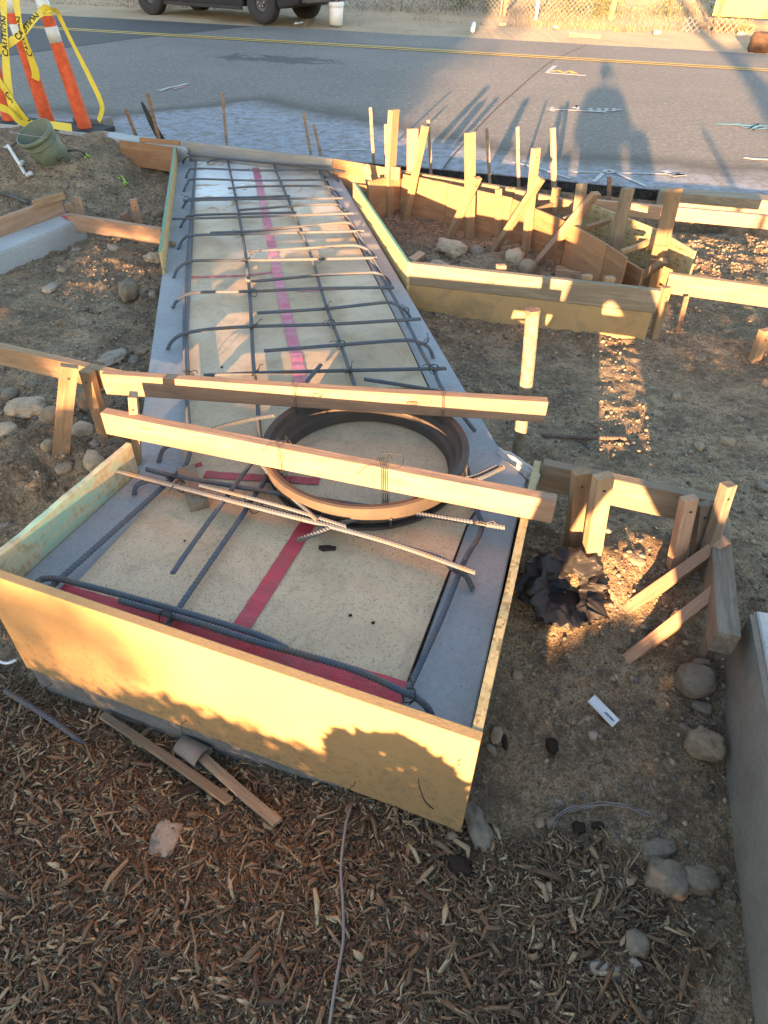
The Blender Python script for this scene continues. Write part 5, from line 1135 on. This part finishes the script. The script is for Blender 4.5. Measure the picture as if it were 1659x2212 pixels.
under(tube('fence_post', [P(1540, 74, .05), P(1546, 22, .05) * .0 + P(1540, 74, .05) + Vector((.12, .1, 1.0))], .03, M['rust'], sides=10, step=1), f2)
ch = chain(P(1472, 62, .15), P(1600, 66, .15), .38, .13, None, .006, z0=-.05); under(ch, f2)
# yellow board
yb = empty('yellow_board', P(1600, 62, 0), 'yellow board on dark legs at the top right corner', 'yellow board')
A, B = P(1540, 66, 0) + Vector((0, .3, 0)), P(1760, 80, 0) + Vector((0, .3, 0))
A.z = B.z = .27; L = (B - A).length; mwb = frame(A, B - A, Vector((0, 0, 1))); bm = bmesh.new(); bbox(bm, 0, L, 0, .03, 0, .6, bev=.004); o = link('panel', bm_mesh(bm), M['sign_yellow'], None, mwb); under(o, yb)
for q in (.05, .95): o = tube('leg', [A.lerp(B, q) + Vector((0, -.03, -.4)), A.lerp(B, q) + Vector((0, -.03, .60))], .025, M['rust'], sides=8, step=1); under(o, yb)
rf = P(1640, 94, 0)
blob('scrap_lump', P(1650, 92, .12), (.30, .22, .2), 6, M['scrap'], 'rusty brown lump of scrap at the far right roadside', 'scrap metal', None, 3, .3)
# dry grass on the bank, weeds
def blades(n, ur, vr, hr, mat, name, label, cat, seed, wid=.02, kind='stuff', zfun=None, center=None, spread=.35, loc=None):
    r = np.random.default_rng(seed)
    if center is None:
        u = r.uniform(*ur, n); v = vr[0] + (vr[1] - vr[0]) * r.random(n) ** 1.2; keep = (vnoise(u, v, 1.3, 60 + seed) + vnoise(u, v, .4, 61 + seed) * .6 > -.28); u, v = u[keep], v[keep]
    else: u = center[0] + r.normal(0, spread, n); v = center[1] + r.normal(0, spread * .7, n)
    n = len(u); x = u * math.cos(RA) + v * math.sin(RA); y = -u * math.sin(RA) + v * math.cos(RA); z = gz(x, y, False)
    h = r.uniform(*hr, n) * (.6 + 1.0 * (vnoise(u, v, 1.1, 77) + .5)); a = r.uniform(0, 6.28, n); lx = r.normal(0, .45, n) * h; ly = r.normal(0, .45, n) * h; w_ = wid * r.uniform(.5, 1.4, n)
    B = np.stack([x, y, z], -1); s = np.stack([np.cos(a) * w_, np.sin(a) * w_, 0 * a], -1)
    T = B + np.stack([lx, ly, h], -1); Mi = B + np.stack([lx * .35, ly * .35, h * .6], -1)
    V = np.stack([B - s, B + s, Mi + s * .7, Mi - s * .7, T + s * .1, T - s * .1], 1).reshape(-1, 3)
    F = (np.array([(0, 1, 2, 3), (3, 2, 4, 5)])[None] + (np.arange(n) * 6)[:, None, None]).reshape(-1, 4)
    if loc is not None: V = V - np.array(loc)
    o = link(name, np_mesh(V, F), M[mat], None, Matrix.Translation(loc) if loc is not None else None); tag(o, label, cat, None, kind); return o
blades(110000, (-24, 16), (20.0, 38), (.03, .09), 'dry_grass', 'dry_grass', 'dry golden grass on the bank beyond the road', 'grass', 5, .006)
blades(9000, (-24, 16), (19.4, 20.8), (.03, .09), 'dry_grass', 'dry_grass', 'thin dry grass at the foot of the bank', 'grass', 6, .006)
def weed(u, v, n, h, label, sp_=.35):
    x, y = RD(u, v).xy; z = float(gz(x, y, False)); r = np.random.default_rng(int(u * 10 + 900)); k = n
    a = r.uniform(0, 6.28, k); rr = np.abs(r.normal(0, sp_, k)); zz = r.random(k) ** .8 * h * np.exp(-rr * 1.3); c_ = np.stack([x + rr * np.cos(a), y + rr * np.sin(a) * .7, z + zz], -1)
    s = r.uniform(.012, .035, k); d1 = r.normal(size=(k, 3)); d1 /= np.linalg.norm(d1, axis=1)[:, None]; d2 = np.cross(d1, r.normal(size=(k, 3))); d2 /= np.linalg.norm(d2, axis=1)[:, None]
    V = np.stack([c_ - d1 * s[:, None], c_ + d2 * s[:, None] * .5, c_ + d1 * s[:, None], c_ - d2 * s[:, None] * .5], 1).reshape(-1, 3)
    F = np.arange(k * 4).reshape(-1, 4); o_ = Vector((x, y, z)); root = empty('weed', o_, label, 'weed', 'green weeds on the dry bank')
    link('foliage', np_mesh(V - np.array(o_), F), M['weed'], root)
    me, _ = tube_me([Vector((0, 0, -.02)), Vector((.02, 0, h * .4)), Vector((-.02, .02, h * .8))], .01, 6, .05, Vector((0, 0, 0))); link('stem', me, M['bark'], root)
weed(-3.75, 21.4, 1500, .8, 'grey green weed behind the fence in the shaded bank', .3); weed(-3.05, 21.3, 500, .6, 'small weed right of the shaded grey green one', .16)
weed(-1.1, 21.6, 1500, .6, 'low spreading green weed right of the white fence post', .45); weed(-.2, 21.6, 1600, .6, 'green weed in the sunlit bank right of the low spreading one', .4); weed(1.4, 22.0, 500, .4, 'small green weed in the sunlit bank near the middle', .3)
weed(3.0, 22.5, 500, .5, 'green weed left of the yellow board', .3)
blades(700, None, None, (.10, .28), 'dry_grass', 'grass_tuft', 'dead grass tuft at the foot of the broken fence', 'grass tuft', 9, .012, None, center=(2.75, 20.2), spread=.22, loc=tuple(RD(2.75, 20.2)))
tag(bpy.context.scene.objects['grass_tuft'], kind='thing')
stick('wood_post', RD(.05, 21.2, .1), RD(.12, 21.2, 1.6), .09, .09, M['pine'], 'sunlit timber fence post on the bank', 'post', None, .3)
stick('wood_post', RD(-2.55, 20.9, .1), RD(-2.50, 20.9, 1.6), .09, .09, M['pine'], 'timber post where the sun reaches the fence', 'post', None, .3)
# ------------------------------------------------------------------ unseen things behind the viewer
def skin_body(name, verts, edges, mat, parent, sub=2, root=0):
    me = bpy.data.meshes.new(name); me.from_pydata([v[:3] for v in verts], edges, []); o = bpy.data.objects.new(name, me); C.objects.link(o); me.materials.append(mat); o.parent = parent
    sk = o.modifiers.new('skin', 'SKIN'); sk.use_smooth_shade = True
    for i, v in enumerate(verts):
        me.skin_vertices[0].data[i].radius = (v[3], v[4] if len(v) > 4 else v[3]); me.skin_vertices[0].data[i].use_root = i == root
    o.modifiers.new('sub', 'SUBSURF').levels = sub; o.modifiers[-1].render_levels = sub; return o
PX, PY = .17, -.36; pz = float(gz(PX, PY, False))
per = empty('person', (PX, PY, pz), 'person standing behind the viewer in dark clothes, hands held in front of the belly', 'person')
H_ = 1.48 - pz
vs = [(0, 0, .95, .185, .12), (0, 0, 1.12, .18, .11), (0, 0, 1.30, .225, .12), (0, .0, 1.44, .13, .09), (0, .01, 1.54, .058, .06),
      (.15, 0, .86, .13, .11), (.39, .01, .52, .078, .09), (.47, -.02, .09, .075, .08), (.47, .13, .04, .045, .035),
      (-.04, 0, .86, .13, .11), (-.125, .01, .50, .082, .09), (-.135, -.02, .09, .075, .08), (-.15, .13, .04, .045, .035),
      (.20, 0, 1.43, .085), (.25, .0, 1.18, .055), (.16, .17, 1.14, .038), (.085, .245, 1.15, .027),
      (-.20, 0, 1.43, .085), (-.25, .0, 1.18, .055), (-.16, .17, 1.12, .038), (-.085, .245, 1.11, .027)]
vs = [(a[0], a[1], a[2] * H_ / 1.80, *[q * (1.0 if k < 2 else 1) for k, q in enumerate(a[3:])]) for a in vs]
es = [(0, 1), (1, 2), (2, 3), (3, 4), (0, 5), (5, 6), (6, 7), (7, 8), (0, 9), (9, 10), (10, 11), (11, 12), (3, 13), (13, 14), (14, 15), (15, 16), (3, 17), (17, 18), (18, 19), (19, 20)]
skin_body('clothed_body', vs, es, M['cloth'], per)
hz = H_ - .125
bm = bmesh.new(); bmesh.ops.create_icosphere(bm, subdivisions=4, radius=1)
for v in bm.verts:
    p = v.co.copy(); x, y, z = p.x * .076, p.y * .092, p.z * .118
    if p.z < 0: x *= 1 - .28 * p.z ** 2; y *= 1 - .12 * p.z ** 2
    if p.y > .6: y += .020 * math.exp(-((p.x) ** 2) / .02 - ((p.z + .12) ** 2) / .03) - .008 * (math.exp(-((abs(p.x) - .36) ** 2) / .015 - ((p.z - .05) ** 2) / .01)) + .006 * math.exp(-(p.x ** 2) / .05 - ((p.z + .48) ** 2) / .006)
    if abs(p.x) > .9: x += math.copysign(.014 * math.exp(-((p.z + .05) ** 2) / .05 - (p.y ** 2) / .03), p.x)
    v.co = Vector((x, y, z))
link('head', bm_mesh(bm), M['skin'], per, Matrix.Translation((0, .02, hz)), True)
bm = bmesh.new(); bmesh.ops.create_icosphere(bm, subdivisions=4, radius=1)
for v in bm.verts:
    p = v.co.copy(); k = 1.08 + .02 * mnoise.noise(p * 6)
    if p.z < -.1 or (p.y > .55 and p.z < .55): k = .80
    v.co = Vector((p.x * .078 * k, p.y * .094 * k, p.z * .118 * k))
link('hair', bm_mesh(bm), M['hair'], per, Matrix.Translation((0, .014, hz + .006)), True)
for s in (-1, 1):
    bm = bmesh.new(); bmesh.ops.create_icosphere(bm, subdivisions=2, radius=.012); link('eye', bm_mesh(bm), M['white_plastic'], per, Matrix.Translation((s * .030, .098, hz + .006)))
for s, hx in ((1, vs[16]), (-1, vs[20])):
    hb = Vector(hx[:3]); ec = hb + Vector((-s * .055, .06, .015))
    verts = [(hb.x, hb.y, hb.z, .024, .018), (hb.x * .4 + ec.x * .6 + s * .012, hb.y * .5 + ec.y * .5 - .012, hb.z * .45 + ec.z * .55, .026, .014)]; edges = [(0, 1)]; base = Vector(verts[1][:3])
    for k in range(4):
        z_ = .028 - k * .018; i = len(verts); ln_ = (1, 1.08, 1.02, .85)[k]
        kn = base + Vector((s * .012, .008, .012 + z_)); m1 = kn + Vector((s * .006 * ln_, .018 * ln_, .010)); m2 = m1 + Vector((-s * .016 * ln_, .012 * ln_, .004)); m3 = m2 + Vector((-s * .014 * ln_, -.002, .002))
        verts += [(*kn, .010), (*m1, .0085), (*m2, .008), (*m3, .007)]; edges += [(1, i), (i, i + 1), (i + 1, i + 2), (i + 2, i + 3)]
    i = len(verts); t1 = base + Vector((-s * .004, -.016, .014)); t2 = t1 + Vector((-s * .012, -.002, .022)); t3 = t2 + Vector((-s * .012, .006, .014))
    verts += [(*t1, .011), (*t2, .0095), (*t3, .0085)]; edges += [(1, i), (i, i + 1), (i + 1, i + 2)]
    skin_body('hand', verts, edges, M['skin'], per, 1)

def SU(c, s, z): # point at lateral offset c from the sun ray through the viewer, s metres forward along the light
    return Vector((c * math.cos(SUN_AZ) + s * math.sin(SUN_AZ), -c * math.sin(SUN_AZ) + s * math.cos(SUN_AZ), z))
def leaf_tree(name, base, h, cr, label, seed, n=2600, trunk=.14, leafs=.07, group=None, lean=(0, 0), cat='tree', mat='leaf', lo=.35, flat=1., sink=.1):
    r = np.random.default_rng(seed); root = empty(name, base, label, cat, group); top = Vector((lean[0], lean[1], h * .92))
    tp = [Vector((0, 0, -sink)), Vector((lean[0] * .3, lean[1] * .3, h * .35)), Vector((lean[0] * .6, lean[1] * .6, h * .65)), top]
    trm, _ = tube_me(tp, lambda t: trunk * (1 - .8 * t), 10, h / 14, Vector((0, 0, 0))); tk = link('trunk', trm, M['bark'], root, None, True)
    tips = []
    for k in range(11):
        f = r.uniform(lo * .9, .95); b = Vector((lean[0] * f, lean[1] * f, h * f)); a = k * 2.4 + r.uniform(-.4, .4); L = cr * r.uniform(.6, .95) * (1.2 - .5 * abs(f - .6))
        e = b + Vector((math.cos(a) * L, math.sin(a) * L * flat, L * r.uniform(.15, .6))); m_, _ = tube_me([b, b.lerp(e, .5) + Vector((0, 0, L * .08)), e], lambda t: trunk * .32 * (1 - .8 * t), 6, L / 6, Vector((0, 0, 0))); link('limb', m_, M['bark'], root, None, True)
        tips += [e, b.lerp(e, .7), b.lerp(e, .45)]
    tips.append(top); tips = np.array([t[:] for t in tips]); k = r.integers(0, len(tips), n); cl = r.uniform(.16, .36, len(tips))[k][:, None] * cr
    c_ = tips[k] + r.normal(size=(n, 3)) * cl * np.array([1, flat, .8]); s = r.uniform(.6, 1.3, n) * leafs
    d1 = r.normal(size=(n, 3)); d1 /= np.linalg.norm(d1, axis=1)[:, None]; d2 = np.cross(d1, r.normal(size=(n, 3))); d2 /= np.linalg.norm(d2, axis=1)[:, None]
    V = np.stack([c_ - d1 * s[:, None], c_ + d2 * s[:, None] * .45, c_ + d1 * s[:, None], c_ - d2 * s[:, None] * .45], 1).reshape(-1, 3); V[:, 2] = np.maximum(V[:, 2], .0)
    link('crown', np_mesh(V, np.arange(n * 4).reshape(-1, 4)), M[mat], root); return root

def leaf_mass(name, c0, c1, s, zt, label, cat, seed, dens=2600, dep=.35, leaf=.035, group=None, mat='leaf', zb=-.45, gapf=.35):
    "a low shrub standing between lateral offsets c0 and c1, s metres behind, its top zt set by the wanted shade edge"
    r = np.random.default_rng(seed); base = SU((c0 + c1) / 2, s, -.36); root = empty(name, base, label, cat, group); L = c1 - c0
    n = int(dens * L * (zt - zb) / .8); cc = r.uniform(c0, c1, n); ed = np.minimum(1, np.minimum(cc - c0, c1 - cc) / .18); tl = zt - .10 * (1 - ed) - gapf * .25 * np.abs(vnoise(cc, cc * 0 + seed, .17, seed))
    z = zb + (tl - zb) * r.random(n) ** .9; ss = s + r.normal(0, dep / 2, n)
    P_ = np.stack([cc * math.cos(SUN_AZ) + ss * math.sin(SUN_AZ) - base.x, -cc * math.sin(SUN_AZ) + ss * math.cos(SUN_AZ) - base.y, z - base.z], -1)
    sz = r.uniform(.6, 1.3, n) * leaf; d1 = r.normal(size=(n, 3)); d1[:, 2] += .6; d1 /= np.linalg.norm(d1, axis=1)[:, None]; d2 = np.cross(d1, r.normal(size=(n, 3))); d2 /= np.linalg.norm(d2, axis=1)[:, None]
    V = np.stack([P_ - d1 * sz[:, None], P_ + d2 * sz[:, None] * .5, P_ + d1 * sz[:, None], P_ - d2 * sz[:, None] * .5], 1).reshape(-1, 3)
    link('foliage', np_mesh(V, np.arange(n * 4).reshape(-1, 4)), M[mat], root)
    for k in range(max(2, int(L * 3))):
        b = SU(r.uniform(c0 + .1 * L, c1 - .1 * L), s + r.uniform(-.1, .1), -.45) - base; e = b + Vector((r.uniform(-.15, .15), r.uniform(-.1, .1), (zt - zb) * .75)); m_, _ = tube_me([b, b.lerp(e, .5) + Vector((.03, 0, 0)), e], lambda t: .014 * (1 - .7 * t), 6, .1, Vector((0, 0, 0))); link('stem', m_, M['bark'], root)
    return root
def TZ(v, s): return v - s * math.tan(SUN_EL)
HG = 'unseen shrubs added behind the viewer to shape the shade'  # unseen row, placed and sized to block the low sun
leaf_mass('shade_shrub', -7, -3.2, -3.4, TZ(.10, -3.4), 'low clipped shrub farthest left behind the viewer, added for shade', 'shade_shrub', 1, group=HG)
leaf_mass('shade_shrub', -3.3, -1.42, -3.2, TZ(.25, -3.2), 'low clipped shrub left behind the viewer, added for shade', 'shade_shrub', 2, group=HG, dens=3600)
leaf_mass('shade_shrub', -1.5, -.95, -3.2, TZ(-.18, -3.2), 'very low shrub left of the lowest one behind the viewer, added for shade', 'shade_shrub', 12, group=HG)
leaf_tree('tree', SU(-2.45, -9, -.4), 2.45, .68, 'small round tree left behind the viewer, added to shade the left boards', 22, n=9500, trunk=.03, leafs=.035, lo=.60)  # unseen tree added so its crown keeps sun off the left boards
leaf_mass('shade_shrub', -1.05, .30, -3.0, TZ(-.10, -3.0), 'lowest shrub right behind the viewer, added for shade', 'shade_shrub', 3, group=HG, gapf=.05, dens=9000, leaf=.028)
leaf_mass('shade_shrub', .2, .86, -3.1, TZ(-.03, -3.1), 'small shrub between the taller and the lowest behind the viewer, added for shade', 'shade_shrub', 4, group=HG, gapf=.05, dens=7000)
leaf_mass('shade_shrub', .62, 2.2, -3.0, TZ(.34, -3.0), 'taller shrub right behind the viewer, added for shade', 'shade_shrub', 5, group=HG)
leaf_mass('shade_shrub', 2.1, 6, -3.3, TZ(.22, -3.3), 'taller shrub farthest right behind the viewer, added for shade', 'shade_shrub', 6, group=HG)
leaf_mass('grass_clump', -.345, .03, -1.1, TZ(.14, -1.1), 'feathery grass clump at the viewer feet', 'grass clump', 7, dens=9000, dep=.12, leaf=.03, mat='dry_grass', zb=-.42)
leaf_mass('shade_shrub', -2.8, -.85, -24, TZ(.24, -24), 'tall sparse shrub far behind on the left, added to dim the front board', 'shade_shrub', 8, dens=420, dep=.8, leaf=.08, gapf=.6, zb=-.4)  # unseen foliage added, thin enough to half dim sun on the front board
leaf_tree('tree', SU(-2.25, -14, -.4), 4.3, .62, 'slim young tree beside the house behind the viewer', 21, n=900, trunk=.05, leafs=.06, lo=.66)
# house behind at left: shades the left of the street
hs = empty('house', SU(-9, -19, -.4), 'single storey stucco house behind the viewer at left', 'house', rz=-SUN_AZ)
link('wall', box_me(-6.2, 6.12, -3, 3, 0, 3.6, .01), M['wall_paint'], hs)
rfm = mesh([(-6.6, -3.5, 3.55), (6.5, -3.5, 3.55), (6.5, 3.5, 3.55), (-6.6, 3.5, 3.55), (-6.3, 0, 5.6), (6.2, 0, 5.6)], [(0, 1, 5, 4), (2, 3, 4, 5), (1, 2, 5), (3, 0, 4), (0, 3, 2, 1)]); link('roof', rfm, M['roof'], hs)
for x in (-4, 0, 4): wn = link('window', box_me(x - .6, x + .6, 2.97, 3.04, 1.0, 2.2, .004), M['white_plastic'], hs); link('pane', box_me(x - .52, x + .52, 3.03, 3.05, 1.08, 2.12, .001), M['glass'], wn)
# tree right behind, its curved trunk crosses the road as a shadow
tr = empty('tree', SU(2.2, -6, -.4), 'old tree with a curved trunk behind the viewer at right', 'tree'); o0 = tr.location.copy()
tp = [SU(2.0, -6, -.7), SU(2.02, -6, TZ(.55, -6)), SU(2.17, -6, TZ(.9, -6)), SU(2.40, -6, TZ(1.3, -6)), SU(2.45, -6, TZ(1.7, -6)), SU(2.32, -6, TZ(2.05, -6)), SU(2.18, -6, TZ(2.5, -6)), SU(2.1, -6, TZ(3.6, -6)), SU(2.0, -6, TZ(4.6, -6))]
m_, _ = tube_me(tp, lambda t: .21 - .13 * t, 14, .12, o0); link('trunk', m_, M['bark'], tr, None, True)
m_, _ = tube_me([SU(2.42, -6, TZ(1.62, -6)), SU(2.8, -6, TZ(1.75, -6)), SU(3.4, -6, TZ(1.9, -6)), SU(3.9, -5.8, TZ(2.6, -6))], lambda t: .12 - .07 * t, 10, .1, o0); link('limb', m_, M['bark'], tr, None, True)
r = np.random.default_rng(5); n = 5000; cen = r.normal(size=(12, 3)) * np.array([1.3, 1.2, .5]); k = r.integers(0, 12, n); c_ = cen[k] + r.normal(size=(n, 3)) * .38 + np.array(SU(2.3, -6, 5.6) - o0); s = r.uniform(.05, .11, n)
d1 = r.normal(size=(n, 3)); d1 /= np.linalg.norm(d1, axis=1)[:, None]; d2 = np.cross(d1, r.normal(size=(n, 3))); d2 /= np.linalg.norm(d2, axis=1)[:, None]
link('crown', np_mesh(np.stack([c_ - d1 * s[:, None], c_ + d2 * s[:, None] * .45, c_ + d1 * s[:, None], c_ - d2 * s[:, None] * .45], 1).reshape(-1, 3), np.arange(n * 4).reshape(-1, 4)), M['leaf'], tr)
q = P(1519, 277); cq = q.x * math.cos(SUN_AZ) - q.y * math.sin(SUN_AZ); vq = (q.x * math.sin(SUN_AZ) + q.y * math.cos(SUN_AZ)) * math.tan(SUN_EL)
stick('wood_post', SU(cq, -1.2, -.6), SU(cq, -1.2, TZ(vq, -1.2)), .045, .045, M['grey_pine'], 'thin grey post standing right of the viewer', 'post')
sb = empty('shadow_bag', SU(.60, -.35, .70), 'dark cloth bag at the hip of the viewer, added to widen the body shadow', 'bag', rz=-SUN_AZ)  # added bag, shaped for the bulge beside the body shadow on the road
link('bag_body', box_me(-.11, .10, -.06, .06, -.03, .20, .03), M['cloth'], sb); tube('strap', [Vector((.0, 0, .18)), Vector((-.15, -.02, .42)), Vector((-.28, .02, .74))], .012, M['cloth'], parent=sb, sides=6)
